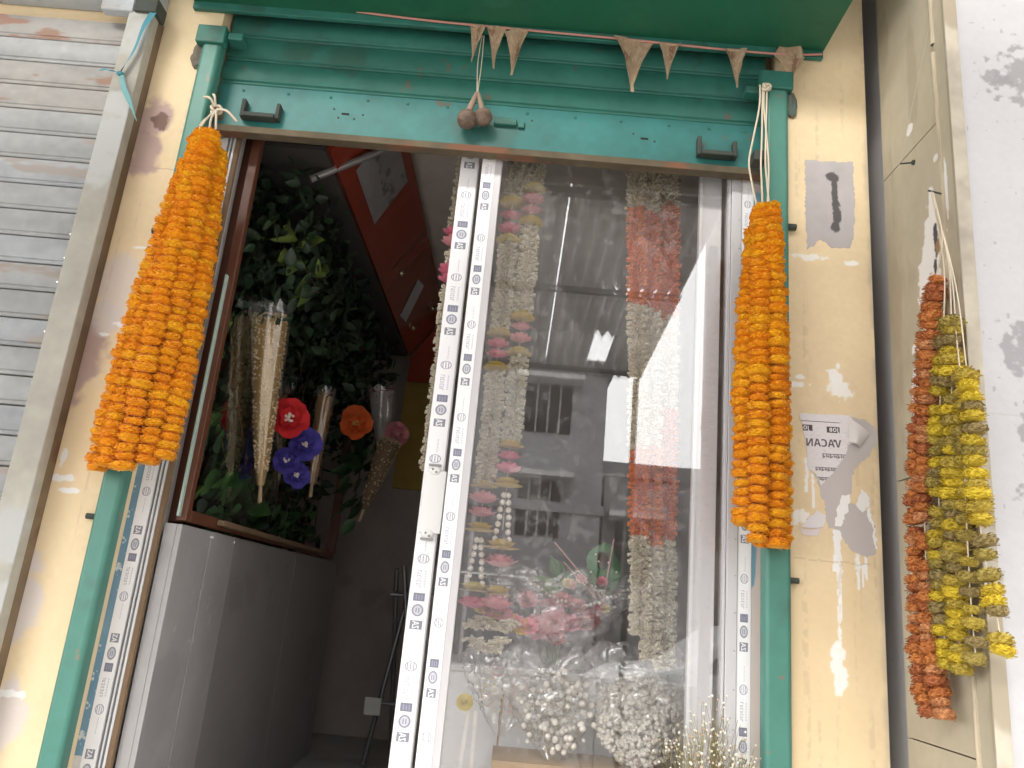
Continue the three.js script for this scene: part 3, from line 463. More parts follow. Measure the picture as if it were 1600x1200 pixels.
// ---------------------------------------------------------------- marigold garlands
function marigold(r, h, n, ragged) { // dense ruffled head, flattened along the string (y)
  const core = new THREE.IcosahedronGeometry(1, 3), cp = core.attributes.position;
  for (let k = 0; k < cp.count; k++) { const x = cp.getX(k), y = cp.getY(k), z = cp.getZ(k), a = Math.atan2(z, x), w = 0.86 + 0.07 * Math.sin(a * 9 + y * 5) + 0.06 * Math.sin(a * 5 - y * 11 + n); const e = Math.pow(Math.hypot(x, z), 0.55) / Math.max(1e-6, Math.hypot(x, z)); cp.setXYZ(k, x * e * r * w, y * h * 0.5 * (0.92 + 0.1 * Math.sin(a * 7)), z * e * r * w); }
  core.computeVertexNormals();
  const out = [core];
  for (let k = 0; k < n; k++) {
    const t = (k + 0.5) / n, y = (1 - 2 * t) * 0.85, ph = k * 2.39996 + rr(-0.3, 0.3), c = Math.pow(1 - y * y, 0.3);
    const w = r * rr(0.16, 0.28), l = r * rr(0.13, 0.24) * (1 + ragged * rr(-0.5, 1.2));
    const base = V(c * Math.cos(ph) * r * 0.82, y * h * 0.52, c * Math.sin(ph) * r * 0.82), out2 = V(Math.cos(ph), y * 0.7 + rr(-0.35, 0.35), Math.sin(ph)).normalize();
    const side = V(-Math.sin(ph), rr(-0.3, 0.3), Math.cos(ph)).normalize(), up = out2.clone().cross(side).normalize();
    out.push(surf(2, 2, (u, v) => base.clone().addScaledVector(out2, l * v - 0.1 * w * Math.abs(u - 0.5) * v).addScaledVector(side, (u - 0.5) * w * (0.8 + 0.4 * v)).addScaledVector(up, w * (0.35 * v * v * Math.sign(y) + 0.15 * Math.cos((u - 0.5) * 6 + k) * v))));
  }
  return merge(out);
}
const mg = [0, 1, 2, 3, 4].map((k) => marigold(0.0365, 0.031, 110, 0.1 + 0.15 * (k % 2)));
const mgDry = [0, 1, 2, 3].map(() => marigold(0.034, 0.037, 90, 0.6));
const oranges = [[0.9, 0.41, 0.012], [0.91, 0.44, 0.014], [0.89, 0.38, 0.012], [0.92, 0.5, 0.016], [0.9, 0.395, 0.012]].map(([r, g, b]) => new THREE.MeshPhysicalMaterial({ color: col(r, g, b), roughness: 1, transmission: 0.2, thickness: 0, ior: 1.3, side: THREE.DoubleSide }));
const rusts = [[0.48, 0.17, 0.045], [0.55, 0.21, 0.055], [0.4, 0.13, 0.045], [0.53, 0.24, 0.1]].map(([r, g, b]) => plain(r, g, b));
const yellows = [[0.5, 0.37, 0.03], [0.6, 0.45, 0.03], [0.34, 0.26, 0.06], [0.28, 0.21, 0.08], [0.44, 0.33, 0.05]].map(([r, g, b]) => plain(r, g, b));
const calyxM = plain(0.45, 0.42, 0.2);
function strand(t, pts, gap, geos, mats, sc, solo = true, name = 'strand', gaps = 0) {
  const c = new THREE.CatmullRomCurve3(pts), L = c.getLength(), n = Math.floor(L / gap);
  const list = [], hold = solo ? new THREE.Group() : null;
  if (solo) { hold.name = name; t.add(hold); part('thread', tube(pts, 0.0018, 24, 5), M.string, hold); }
  for (let k = 0; k <= n; k++) {
    if (gaps && hash(k * 7 + pts.length, Math.round(pts[0].z * 1000)) < gaps) continue;
    const v = k / n, p = c.getPointAt(v), tan = c.getTangentAt(v), wild = geos === mgDry, s = sc * (wild ? rr(0.82, 1.12) : rr(0.86, 1.14)), tl = wild ? 0.24 : 0.16, g = geos[Math.floor(rnd() * geos.length)], m = mats[Math.floor(rnd() * mats.length)];
    const q = new THREE.Quaternion().setFromUnitVectors(V(0, -1, 0), tan).multiply(new THREE.Quaternion().setFromEuler(new THREE.Euler(rr(-tl, tl), rnd() * 6.283, rr(-tl, tl))));
    p.add(V(rr(-1, 1) * 0.004, rr(-1, 1) * (wild ? 0.005 : 0.002), rr(-1, 1) * (wild ? 0.006 : 0.004)));
    if (solo) { const f = part('flower', g, m, hold); f.position.copy(p); f.quaternion.copy(q); f.scale.setScalar(s); } else list.push(g.clone().applyMatrix4(new THREE.Matrix4().compose(p, q, V(s, s, s))));
  }
  if (!solo) { const o = part('inner_strand', merge(list), mats[2], t); o.userData.kind = 'stuff'; }
  return hold;
}
{
  const t = thing('marigold_garland', 'long wide bunch of orange marigold strings on the left of the door', 'garland');
  const cx = (o, v) => -1.168 - 0.016 * v + o * (0.42 + 0.6 * Math.min(1, v * 1.5));
  const path = (o, z, y1, top) => [0, 0.12, 0.3, 0.55, 0.8, 1].map((v) => V(cx(o, v), lerp(top, y1, v), z + 0.012 * Math.sin(3 * v + o * 40) + (v < 0.1 ? -0.01 : 0)));
  [[-0.112, 0.088, 1.845, 2.9], [-0.058, 0.118, 1.86, 2.985], [-0.002, 0.132, 1.85, 3.0], [0.05, 0.126, 1.88, 3.005], [0.098, 0.096, 1.9, 2.96]].forEach(([o, z, y1, top]) => strand(t, path(o, z, y1, top), 0.0275, mg, oranges, 1.0));
  [[-0.085, 0.07, 1.88, 2.93], [-0.03, 0.078, 1.87, 2.96], [0.03, 0.078, 1.89, 2.97], [0.07, 0.07, 1.91, 2.95]].forEach(([o, z, y1, top]) => strand(t, path(o, z, y1, top), 0.028, mg, oranges, 1.0, false));
  for (const [a, b, c] of [[[-1.205, 3.0, 0.11], [-1.19, 3.07, 0.1], [-1.18, 3.145, 0.06]], [[-1.18, 3.01, 0.12], [-1.2, 3.06, 0.1], [-1.175, 3.14, 0.06]], [[-1.155, 3.01, 0.12], [-1.17, 3.08, 0.1], [-1.18, 3.14, 0.06]], [[-1.135, 3.0, 0.11], [-1.15, 3.07, 0.1], [-1.178, 3.145, 0.06]]]) part('hanging_thread', tube([V(...a), V(...b), V(...c)], 0.004, 12, 6), M.string, t);
  part('knot', new THREE.TorusKnotGeometry(0.013, 0.006, 48, 6).translate(-1.18, 3.148, 0.058), M.string, t);
  for (const e of [[-1.224, 3.184, 0.075], [-1.088, 3.093, 0.08], [-1.195, 3.2, 0.07]]) part('loose_end', tube([V(-1.18, 3.148, 0.06), V((e[0] - 1.18) / 2 + 0.006, (e[1] + 3.148) / 2 + 0.008, 0.085), V(...e)], 0.0045, 10, 6), M.string, t);
  part('hook', merge([box(-1.2, -1.16, 3.125, 3.165, 0.031, 0.045, 0.003), bar(V(-1.18, 3.145, 0.04), V(-1.18, 3.15, 0.07), 0.005)]), M.rust, t);
}
{
  const t = thing('marigold_garland', 'narrow bunch of orange marigold strings on the right of the door', 'garland');
  const path = (o, z, y1, top) => [0, 0.15, 0.35, 0.6, 0.8, 1].map((v) => V(0.757 + 0.004 * v + o * (0.4 + 0.6 * Math.min(1, v * 2)), lerp(top, y1, v), z + 0.008 * Math.sin(4 * v + o * 30)));
  [[-0.062, 0.075, 1.86, 2.84], [-0.026, 0.108, 1.81, 2.91], [0.034, 0.108, 1.8, 2.915], [0.06, 0.075, 1.82, 2.88]].forEach(([o, z, y1, top]) => strand(t, path(o, z, y1, top), 0.0285, mg, oranges, 0.98));
  strand(t, path(0.005, 0.07, 1.8, 2.88), 0.029, mg, oranges, 0.98, false);
  for (const [x0, x1, b] of [[0.735, 0.755, -0.012], [0.75, 0.765, 0.006], [0.765, 0.77, 0.014], [0.775, 0.78, 0.0]]) part('hanging_thread', tube([V(x0, 2.9, 0.1), V(x0 + b, 3.02, 0.07), V(x0 + b * 1.5, 3.12, 0.05), V((x0 + x1) / 2 + b, 3.22, 0.045), V(x1, 3.36, 0.045), V(x1, 3.44, 0.05)], 0.0035, 24, 6), M.string, t);
  part('hook', merge([box(0.738, 0.782, 3.14, 3.18, -0.02, 0.04, 0.004)]), M.darkMetal, t);
  part('knot', new THREE.TorusKnotGeometry(0.01, 0.005, 40, 6).translate(0.776, 3.43, 0.055), M.string, t);
}
{ // withered garlands on the tan wall
  const pt = (y, z) => V(1.142, 1.55 + (y - 1.55) * 0.952, 2.5 - (2.5 - z) * 0.952);
  const t = thing('withered_garland', 'withered rust orange marigold garland on the tan wall', 'garland');
  strand(t, [pt(2.58, 0.3), pt(2.35, 0.225), pt(2.1, 0.165), pt(1.8, 0.12), pt(1.55, 0.115), pt(1.37, 0.15)], 0.0265, mgDry, rusts, 0.88, true, 'strand', 0.03);
  strand(t, [pt(2.6, 0.325), pt(2.35, 0.26), pt(2.1, 0.21), pt(1.8, 0.18), pt(1.55, 0.185), pt(1.37, 0.225)], 0.0265, mgDry, rusts, 0.88, true, 'strand', 0.04);
  part('hanging_thread', tube([pt(2.6, 0.32), pt(2.7, 0.37), V(1.165, 2.845, 0.4)], 0.0022, 10, 5), M.string, t);
  const u = thing('withered_garland', 'withered yellow marigold garland of uneven strings beside the white wall', 'garland');
  strand(u, [pt(2.4, 0.34), pt(2.1, 0.285), pt(1.8, 0.26), pt(1.6, 0.255), pt(1.5, 0.27)], 0.0275, mgDry, yellows, 0.9, true, 'strand', 0.1);
  strand(u, [pt(2.44, 0.39), pt(2.15, 0.36), pt(1.85, 0.34), pt(1.6, 0.33), pt(1.49, 0.335)], 0.027, mgDry, yellows, 0.95, true, 'strand', 0.08);
  strand(u, [pt(2.38, 0.41), pt(2.2, 0.42), pt(1.9, 0.4), pt(1.65, 0.395), pt(1.53, 0.4)], 0.036, mgDry, yellows.slice(2), 0.75, true, 'strand', 0.22);
  strand(u, [pt(2.26, 0.45), pt(2.0, 0.455), pt(1.8, 0.465), pt(1.64, 0.5), pt(1.55, 0.515)], 0.028, mgDry, yellows, 0.92, true, 'strand', 0.08);
  for (const [y, z] of [[2.4, 0.34], [2.44, 0.39], [2.38, 0.41], [2.26, 0.45]]) part('hanging_thread', tube([pt(y, z), pt((y + 2.8) / 2, (z + 0.4) / 2), V(1.16, 2.848, 0.4)], 0.002, 12, 5), M.string, u);
}

// ---------------------------------------------------------------- dried leaf bunting, nut charm
single('bunting_string', tube([V(-1.15, 3.69, 0.03), V(-0.9, 3.648, 0.03), V(-0.55, 3.622, 0.03), V(-0.1, 3.612, 0.03), V(0.3, 3.604, 0.032), V(0.65, 3.596, 0.03), V(0.88, 3.598, 0.03), V(0.99, 3.612, 0.028)], 0.0045, 60, 6), M.pinkString, 'thin faded pink string stretched along the green hood lip', 'string');
const dryLeaf = [[0.6, 0.2, 0.14, 0.2], [0.35, 0.12, 0.2, 0.12], [0.62, 0.62, 0.1, 0.3], [0.3, 0.35, 0.16, 0.1]].map(([bx, by, bw, bh], q) => std({ roughness: 0.85, map: areaTex(0, 1, 0, 1, 128, (u, v) => {
  let c = mix3([0.34, 0.225, 0.135], [0.45, 0.33, 0.22], fbm(u * 6 + q * 9, v * 10, 4));
  if (Math.abs(u - 0.5) < 0.012 || Math.abs(((v * 9 + Math.abs(u - 0.5) * 5) % 1) - 0.5) < 0.03) c = c.map((k) => k * 0.86);
  c = mix3(c, [0.2, 0.09, 0.055], blob(u, v, bx, by, bw, bh, 7, 1.6, 0.4) * 0.7);
  return mix3(c, [0.5, 0.4, 0.29], 0.6 * sstep(0.58, 0.68, fbm(u * 14 + q, v * 14 + 3, 3)));
}) }));
[[-0.29, 3.612, 0.05, 0.165, 1.5, 'first dried brown leaf on the string, above the nut charm'], [-0.227, 3.612, 0.062, 0.185, 1.4, 'second dried brown leaf from the left on the string'], [-0.138, 3.61, 0.082, 0.205, 2.4, 'third dried leaf on the string with one curled edge'], [0.282, 3.606, 0.125, 0.23, 1.9, 'largest dried brown leaf in the middle of the string'], [0.428, 3.6, 0.068, 0.16, 1.3, 'small dried leaf just right of the largest one'], [0.664, 3.598, 0.072, 0.168, 2.2, 'slender dried leaf second from the right end'], [0.878, 3.64, 0.1, 0.165, 2.8, 'wide dried leaf at the right end of the string']].forEach(([x, y, w, h, cu, label], i) => {
  const big = i === 6;
  const g = surf(12, 16, (u, v) => { // flat triangle, its edges rolling over as it narrows to the tip
    const s = (u - 0.5) * 2, wv = 1.35 * w * (big ? (v < 0.4 ? 0.6 + v : 1 - 0.9 * Math.pow((v - 0.4) / 0.6, 0.6)) : Math.max(0.1, 1 - 0.98 * Math.pow(v, 0.8)));
    const fold = sstep(0.35, 1, s * (i % 2 ? -1 : 1)) * (0.25 + 0.75 * v);
    return V(s * (wv + w * 0.1 * (vnoise(v * 7 + i * 5, s + 2) - 0.5)) * 0.5 * (1 - 0.75 * fold) + (i % 2 ? 0.01 : -0.008) * v * v, -h * v + 0.008 * (i % 3 - 1) * s * (1 - v) + 0.003 * Math.sin(s * 5 + i), 0.006 + 0.5 * wv * fold * 0.5 + 0.008 * v + 0.006 * Math.sin(s * 3 + v * 4 + i) * (1 - v));
  });
  const o = thing('dried_leaf', label, 'dried leaf', [x, y, 0.026], 'dried leaves strung across the shutter');
  part('blade', g, dryLeaf[i % 4], o);
  part('fold', new THREE.CylinderGeometry(0.0062, 0.0062, w * 0.75, 8).rotateZ(Math.PI / 2).translate(0, -0.002, 0.004), dryLeaf[i % 4], o);
});
{ const t = thing('nut_charm', 'pair of dried brown nuts hung on threads before the teal plate', 'charm', [-0.27, 3.25, -0.02]);
  part('thread', tube([V(-0.003, 0.33, 0.04), V(-0.008, 0.22, 0.03), V(0, 0.1, 0.012)], 0.002, 14, 5), M.string, t);
  part('thread', tube([V(0.004, 0.33, 0.04), V(0.006, 0.22, 0.03), V(0.002, 0.1, 0.012)], 0.002, 14, 5), M.string, t);
  const nm = paint([0.16, 0.11, 0.08], [0.09, 0.06, 0.045], { size: 1, k: 40, amt: 0.5, th: 0.55 });
  const nut = (x, y, r) => { const g = new THREE.IcosahedronGeometry(r, 4), p = g.attributes.position; for (let k = 0; k < p.count; k++) { const s = 1 + 0.16 * (fbm(p.getX(k) * 90 + p.getZ(k) * 50 + 9, p.getY(k) * 90 + p.getZ(k) * 70, 3) - 0.5); p.setXYZ(k, p.getX(k) * s, p.getY(k) * s, p.getZ(k) * s); } g.computeVertexNormals(); return uvm(g.translate(x, y, 0.008)); };
  part('nut', nut(-0.025, -0.01, 0.037), nm, t); part('nut', nut(0.032, 0.004, 0.034), nm, t);
  part('stalk', new THREE.CylinderGeometry(0.007, 0.014, 0.085, 8).rotateZ(-0.25).translate(-0.012, 0.062, 0.01), plain(0.3, 0.22, 0.16), t);
  part('stalk', new THREE.CylinderGeometry(0.006, 0.013, 0.085, 8).rotateZ(0.3).translate(0.016, 0.066, 0.01), plain(0.3, 0.22, 0.16), t); }

// ---------------------------------------------------------------- papers on the right pillar
{ // mirrored job notice, torn
  const x0 = 0.89, x1 = 1.17, y0 = 1.78, y1 = 2.26, c = document.createElement('canvas'); c.width = 560; c.height = 960; const g = c.getContext('2d');
  const X = (x) => (x - x0) / (x1 - x0) * 560, Y = (y) => (y1 - y) / (y1 - y0) * 960;
  g.fillStyle = '#d9d4d6'; g.fillRect(0, 0, 560, 960);
  for (let k = 0; k < 900; k++) { g.fillStyle = rnd() < 0.5 ? 'rgba(190,184,188,0.35)' : 'rgba(232,229,230,0.35)'; g.fillRect(rnd() * 560, rnd() * 960, rr(2, 22), rr(2, 14)); }
  const txt = (s, x, y, px, f, ink) => { g.save(); g.translate(X(x), Y(y)); g.rotate(-0.03); g.scale(-1, 1); g.fillStyle = ink; g.font = f + ' ' + px + 'px sans-serif'; g.textAlign = 'center'; g.textBaseline = 'middle'; g.fillText(s, 0, 0); g.restore(); };
  g.save(); g.fillStyle = '#4a4648'; g.translate(X(0.907), Y(2.213)); g.rotate(-0.025); g.fillRect(0, 0, 250, 4); g.restore();
  for (const [x, w] of [[0.926, 74], [1.012, 84]]) { g.save(); g.translate(X(x), Y(2.19)); g.rotate(-0.025); g.fillStyle = '#4c474a'; g.fillRect(-w / 2, -20, w, 40); g.restore(); }
  txt('JOB', 1.014, 2.19, 36, 'bold', '#e6e2e3'); txt('JO', 0.924, 2.19, 36, 'bold', '#e6e2e3');
  txt('VACANC', 0.968, 2.143, 70, 'bold', '#575255'); g.fillStyle = '#575255'; g.fillRect(X(1.012), Y(2.158), 10, 16);
  const scribble = (x, y, n, s) => { g.save(); g.translate(X(x), Y(y)); g.rotate(-0.03); g.strokeStyle = '#6a6265'; g.lineWidth = 5; g.beginPath(); g.moveTo(0, 0); g.lineTo(n * s, 0); g.stroke(); for (let k = 0; k < n; k++) { g.beginPath(); g.moveTo(k * s + 4, 0); g.lineTo(k * s + 4, s * 1.0); if (k % 2) { g.moveTo(k * s + 4, s * 0.4); g.lineTo(k * s + s * 0.8, s * 0.9); g.lineTo(k * s + s * 0.7, s * 0.2); } else { g.arc(k * s + s * 0.5, s * 0.6, s * 0.25, 0, 4.4); } g.stroke(); } g.restore(); };
  scribble(0.975, 2.108, 7, 24); scribble(0.952, 2.062, 7, 20); scribble(0.955, 2.03, 5, 18);
  const t = new THREE.CanvasTexture(c); t.colorSpace = THREE.SRGBColorSpace; t.repeat.set(1 / (x1 - x0), 1 / (y1 - y0)); t.offset.set(-x0 / (x1 - x0), -y0 / (y1 - y0));
  const n = thing('torn_notice', 'torn white job notice with mirrored print on the tan yellow pillar', 'notice');
  const jag = (pts, a = 0.004) => { const o = []; pts.forEach((p, i) => { const q = pts[(i + 1) % pts.length], m = Math.max(1, Math.round(Math.hypot(q[0] - p[0], q[1] - p[1]) / 0.009)); for (let k = 0; k < m; k++) o.push([lerp(p[0], q[0], k / m) + rr(-a, a) * (k ? 1 : 0), lerp(p[1], q[1], k / m) + rr(-a, a) * (k ? 1 : 0)]); }); return o; };
  const backing = plain(0.5, 0.46, 0.45, { bumpMap: bumpFine, bumpScale: 0.001 }), chalk = plain(0.82, 0.81, 0.8);
  part('paste_layer', flat(jag([[0.93, 2.1], [1.02, 2.238], [1.11, 2.236], [1.145, 2.215], [1.158, 2.17], [1.13, 2.12], [1.075, 2.06], [1.062, 1.98], [1.04, 1.92], [1.03, 1.87], [0.99, 1.87], [0.985, 1.92], [0.968, 1.99], [0.945, 2.06]]), 0.0012).translate(0, 0, 0.0003), backing, n);
  part('printed_sheet', flat(jag([[0.902, 2.236], [1.067, 2.245], [1.085, 2.215], [1.128, 2.185], [1.095, 2.155], [1.06, 2.145], [1.05, 2.11], [1.01, 2.05], [0.97, 2.005], [0.955, 2.04], [0.928, 2.06], [0.925, 2.13]], 0.0022), 0.0008).translate(0, 0, 0.0018), std({ map: t, roughness: 0.7 }), n);
  part('folded_corner', uvm(surf(6, 6, (u, v) => V(lerp(1.062, 1.132, u) - 0.035 * v * u, lerp(2.235, 2.19, u) - 0.08 * v * (1 - 0.35 * u), 0.004 + 0.016 * Math.sin(Math.PI * u) * (0.4 + v * 0.6)))), plain(0.66, 0.62, 0.61), n);
  part('loose_flap', uvm(flat(jag([[0.905, 1.868], [0.955, 1.925], [0.985, 1.91], [0.975, 1.873], [0.94, 1.866]], 0.0025), 0.0008).translate(0, 0, 0.0018)), plain(0.7, 0.67, 0.68), n);
  part('loose_flap', flat(jag([[0.9, 1.863], [0.94, 1.862], [0.97, 1.868], [0.955, 1.845], [0.91, 1.843]], 0.003), 0.0008).translate(0, 0, 0.001), plain(0.68, 0.6, 0.6), n);
  part('paste_layer', flat(jag([[1.0, 1.883], [1.03, 1.93], [1.05, 1.955], [1.09, 1.95], [1.125, 1.93], [1.14, 1.87], [1.138, 1.81], [1.11, 1.79], [1.06, 1.81], [1.03, 1.85]]), 0.0012).translate(0, 0, 0.0004), backing, n);
  for (const pts of [[[1.035, 1.98], [1.062, 1.985], [1.055, 1.94], [1.03, 1.88], [1.01, 1.88], [1.02, 1.94]], [[1.08, 1.95], [1.1, 2.005], [1.118, 1.985], [1.122, 1.95], [1.1, 1.93]], [[1.122, 1.95], [1.135, 1.9], [1.143, 1.82], [1.136, 1.82], [1.128, 1.89], [1.114, 1.93]], [[1.006, 1.87], [1.03, 1.86], [1.024, 1.77], [1.01, 1.77]]]) part('plaster_flake', flat(jag(pts, 0.0045), 0.0016).translate(0, 0, 0.0006), chalk, n);
  const p = thing('torn_paper', 'blank grey paper scrap pasted high on the tan yellow pillar', 'paper');
  const pm = std({ roughness: 0.8, map: areaTex(0.9, 1.14, 2.8, 3.22, 400, (x, y) => { let c2 = [0.44, 0.41, 0.41].map((v) => v * (1 + 0.2 * (fbm(x * 20, y * 20, 4) - 0.5))); for (const [cx, cy, rx, ry] of [[1.03, 3.12, 0.022, 0.02], [1.036, 3.06, 0.012, 0.07], [1.04, 2.97, 0.016, 0.05], [1.035, 2.92, 0.02, 0.02]]) c2 = mix3(c2, [0.1, 0.095, 0.095], blob(x, y, cx, cy, rx, ry, 50, 1.1, 0.15)); return c2; }) });
  part('sheet', flat(jag([[0.933, 3.18], [1.0, 3.178], [1.106, 3.185], [1.104, 3.0], [1.1, 2.9], [1.085, 2.845], [1.02, 2.84], [0.985, 2.87], [0.936, 2.825], [0.932, 2.95]], 0.004), 0.001).translate(0, 0, 0.0004), pm, p); }

// ---------------------------------------------------------------- garlands hanging behind the glass
const petalM = (a, b, c) => new THREE.MeshPhysicalMaterial({ color: col(a, b, c), roughness: 1, transmission: 0.3, thickness: 0, ior: 1.3, side: THREE.DoubleSide });
const creams = [petalM(0.8, 0.72, 0.57), petalM(0.82, 0.76, 0.63)], dOrange = [petalM(0.8, 0.2, 0.04), petalM(0.84, 0.25, 0.04)], pinkM = petalM(0.82, 0.25, 0.36), pinkPale = petalM(0.84, 0.4, 0.45), yelM = petalM(0.78, 0.6, 0.1), yelPale = petalM(0.8, 0.68, 0.26), pearlM = plain(0.72, 0.67, 0.6, { roughness: 0.3 });
const bud = (() => { const g = new THREE.ConeGeometry(1, 1, 4, 1, true); return g; })();
function florets(pts, R, len, per, step) { // threaded florets: buds lying outward round the string
  const c = new THREE.CatmullRomCurve3(pts), L = c.getLength(), n = Math.round(L / step), list = [];
  for (let k = 0; k <= n; k++) { const p = c.getPointAt(clamp(k / n)), o = rnd() * 6;
    for (let j = 0; j < per; j++) { const a = o + j / per * 6.283 + rr(-0.2, 0.2), d = V(Math.cos(a), rr(-0.45, 0.25), Math.sin(a)).normalize(), l = len * rr(0.75, 1.2);
      const g = bud.clone().scale(R * 0.22, l, R * 0.22).rotateX(rnd() < 0.5 ? Math.PI : 0); g.applyQuaternion(new THREE.Quaternion().setFromUnitVectors(V(0, 1, 0), d)); g.translate(p.x + d.x * l * 0.5, p.y + d.y * l * 0.5, p.z + d.z * l * 0.5); list.push(g); } }
  return merge(list);
}
function rosette(r, n, tilt) { const l = []; for (let ring = 0; ring < 4; ring++) for (let k = 0; k < n; k++) { const a = (k + ring * 0.5) / n * 6.283, s = 1 - ring * 0.2, t = tilt + ring * 0.36; l.push(surf(3, 3, (u, v) => { const w = r * 0.9 * s * Math.sin(Math.PI * (0.12 + 0.82 * v)) * (u - 0.5), q = r * s * v; return V(Math.cos(a) * q * Math.cos(t) - Math.sin(a) * w, q * Math.sin(t) + r * 0.12 * v * v, Math.sin(a) * q * Math.cos(t) + Math.cos(a) * w); })); } return merge(l); }
const lotus = rosette(0.052, 9, 0.25), disc = rosette(0.052, 14, -0.05);
function jasmine(label, x, z, items, group, lean = 0) {
  const t = thing('flower_garland', label, 'garland', [x, 0, z], group);
  for (const [k, a, b] of items) {
    const xa = lean * (3.3 - a);
    if (k === 'w' || k === 'o') part(k === 'w' ? 'cream_section' : 'orange_section', florets([V(xa, a, 0), V(lean * (3.3 - (a + b) / 2) + 0.003, (a + b) / 2, 0), V(lean * (3.3 - b), b, 0)], 0.036, 0.037, 17, 0.0085), (k === 'w' ? creams : dOrange)[Math.floor(rnd() * 2)], t);
    else if (k === 'y') { const m = part('yellow_flower', disc, rnd() < 0.5 ? yelM : yelPale, t); m.position.set(xa, a, 0); m.rotation.y = rnd() * 6; m.scale.setScalar(b || 1); }
    else if (k === 'p') { const m = part('pink_flower', lotus, rnd() < 0.5 ? pinkM : pinkPale, t); m.position.set(xa, a, 0.004); m.rotation.set(rr(-0.2, 0.2), rnd() * 6, 0); m.scale.setScalar(b || 1); }
    else if (k === 'b') for (const s of [-1, 1]) { part('bead_thread', tube([V(xa + s * 0.008, a, 0.01), V(xa + s * 0.02, (a + b) / 2, 0.01), V(xa + s * 0.026, b, 0.01)], 0.001, 6, 4), M.string, t); const n = Math.round((a - b) / 0.026); for (let q = 0; q < n; q++) part('pearl', new THREE.SphereGeometry(0.0105, 10, 8).translate(xa + s * lerp(0.008, 0.027, q / n) + rr(-0.002, 0.002), lerp(a, b, (q + 0.5) / n), 0.01), pearlM, t); }
  }
  part('thread', bar(V(0, 3.4, 0), V(lean * 1.5, 1.8, 0), 0.0015, 5), M.string, t);
}
const G1 = 'cream garlands with pink and yellow flowers behind the glass', G2 = 'cream and orange garlands behind the glass';
jasmine('left cream garland with pink and yellow flowers, next to the taped stile', -0.112, -0.3, [['w', 3.38, 3.085], ['y', 3.07], ['p', 3.0, 0.95], ['p', 2.945, 0.95], ['y', 2.905], ['w', 2.89, 2.54], ['y', 2.52], ['p', 2.47, 0.9], ['p', 2.43, 0.9], ['y', 2.385], ['w', 2.365, 1.97], ['y', 1.945], ['p', 1.89, 1.1], ['p', 1.84, 1.1], ['y', 1.79, 1.15], ['b', 1.77, 1.6], ['y', 1.585, 1.25], ['p', 1.53, 1.25]], G1);
jasmine('second cream garland with pink and yellow flowers, right of its twin', -0.033, -0.3, [['w', 3.38, 3.15], ['y', 3.136], ['p', 3.08, 0.95], ['p', 3.03, 0.95], ['y', 2.99], ['w', 2.97, 2.61], ['y', 2.593], ['p', 2.545, 0.9], ['p', 2.5, 0.9], ['y', 2.45], ['w', 2.43, 2.12], ['y', 2.098], ['p', 2.05], ['p', 2.005], ['y', 1.955, 1.15], ['b', 1.935, 1.755], ['y', 1.735, 1.3], ['p', 1.675, 1.3], ['y', 1.58, 1.2], ['p', 1.535, 1.25]], G1);
jasmine('cream garland mostly hidden behind the taped stiles', -0.318, -0.33, [['w', 3.38, 2.96], ['p', 2.92, 1.15], ['p', 2.88, 1.15], ['w', 2.85, 2.8], ['p', 2.76, 1.15], ['p', 2.72, 1.15], ['w', 2.7, 2.0]], G1);
jasmine('leftmost cream and orange garland on the right of the glass', 0.365, -0.3, [['w', 3.38, 3.1], ['o', 3.09, 2.69], ['w', 2.68, 2.14], ['o', 2.13, 1.83], ['w', 1.82, 1.5]], G2, 0.055);
jasmine('middle cream and orange garland on the right of the glass', 0.432, -0.32, [['w', 3.38, 3.09], ['o', 3.08, 2.68], ['w', 2.67, 2.16], ['o', 2.15, 1.8], ['w', 1.79, 1.42]], G2, 0.04);
jasmine('rightmost cream and orange garland on the right of the glass', 0.515, -0.34, [['w', 3.38, 3.14], ['o', 3.13, 2.66], ['w', 2.65, 2.31], ['o', 2.3, 1.83], ['w', 1.82, 1.4]], G2, 0.022);
single('jasmine_coil', merge([florets([V(-0.11, 1.47, -0.34), V(-0.07, 1.5, -0.33), V(-0.02, 1.47, -0.33), V(0.03, 1.5, -0.35)], 0.03, 0.034, 11, 0.01), florets([V(-0.1, 1.43, -0.32), V(-0.05, 1.4, -0.31), V(0.0, 1.44, -0.32)], 0.03, 0.034, 11, 0.01)]), creams[1], 'loose coil of cream jasmine under the left garlands', 'jasmine coil');

// shelves, counter, bouquets behind the glass
const counter = thing('display_counter', 'pale grey display counter behind the lower glass', 'counter');
part('front_board', box(-0.24, 0.99, 0.602, 1.29, -0.72, -0.7), plain(0.6, 0.6, 0.61, { roughness: 0.5 }), counter);
part('top', box(-0.26, 0.995, 1.291, 1.315, -1.3, -0.69, 0.004), plain(0.55, 0.55, 0.55), counter);
part('side_board', box(-0.24, -0.22, 0.602, 1.29, -1.3, -0.721), plain(0.5, 0.5, 0.51), counter);
const cardM = paint([0.42, 0.28, 0.15], [0.36, 0.24, 0.13], { amt: 0.08 });
{ const t = thing('cardboard_box', 'brown cardboard box under the white dried flowers', 'box');
  part('front_side', box(0.0, 0.62, 0.602, 1.045, -0.37, -0.364), cardM, t); part('back_side', box(0.0, 0.62, 0.602, 1.045, -0.65, -0.644), cardM, t);
  for (const x of [0.0, 0.614]) part('end_side', box(x, x + 0.006, 0.602, 1.045, -0.6435, -0.3705), cardM, t);
  part('flap', box(0.0, 0.3, 1.0455, 1.05, -0.65, -0.365), cardM, t); part('flap', box(0.304, 0.62, 1.0455, 1.05, -0.65, -0.365), cardM, t); }
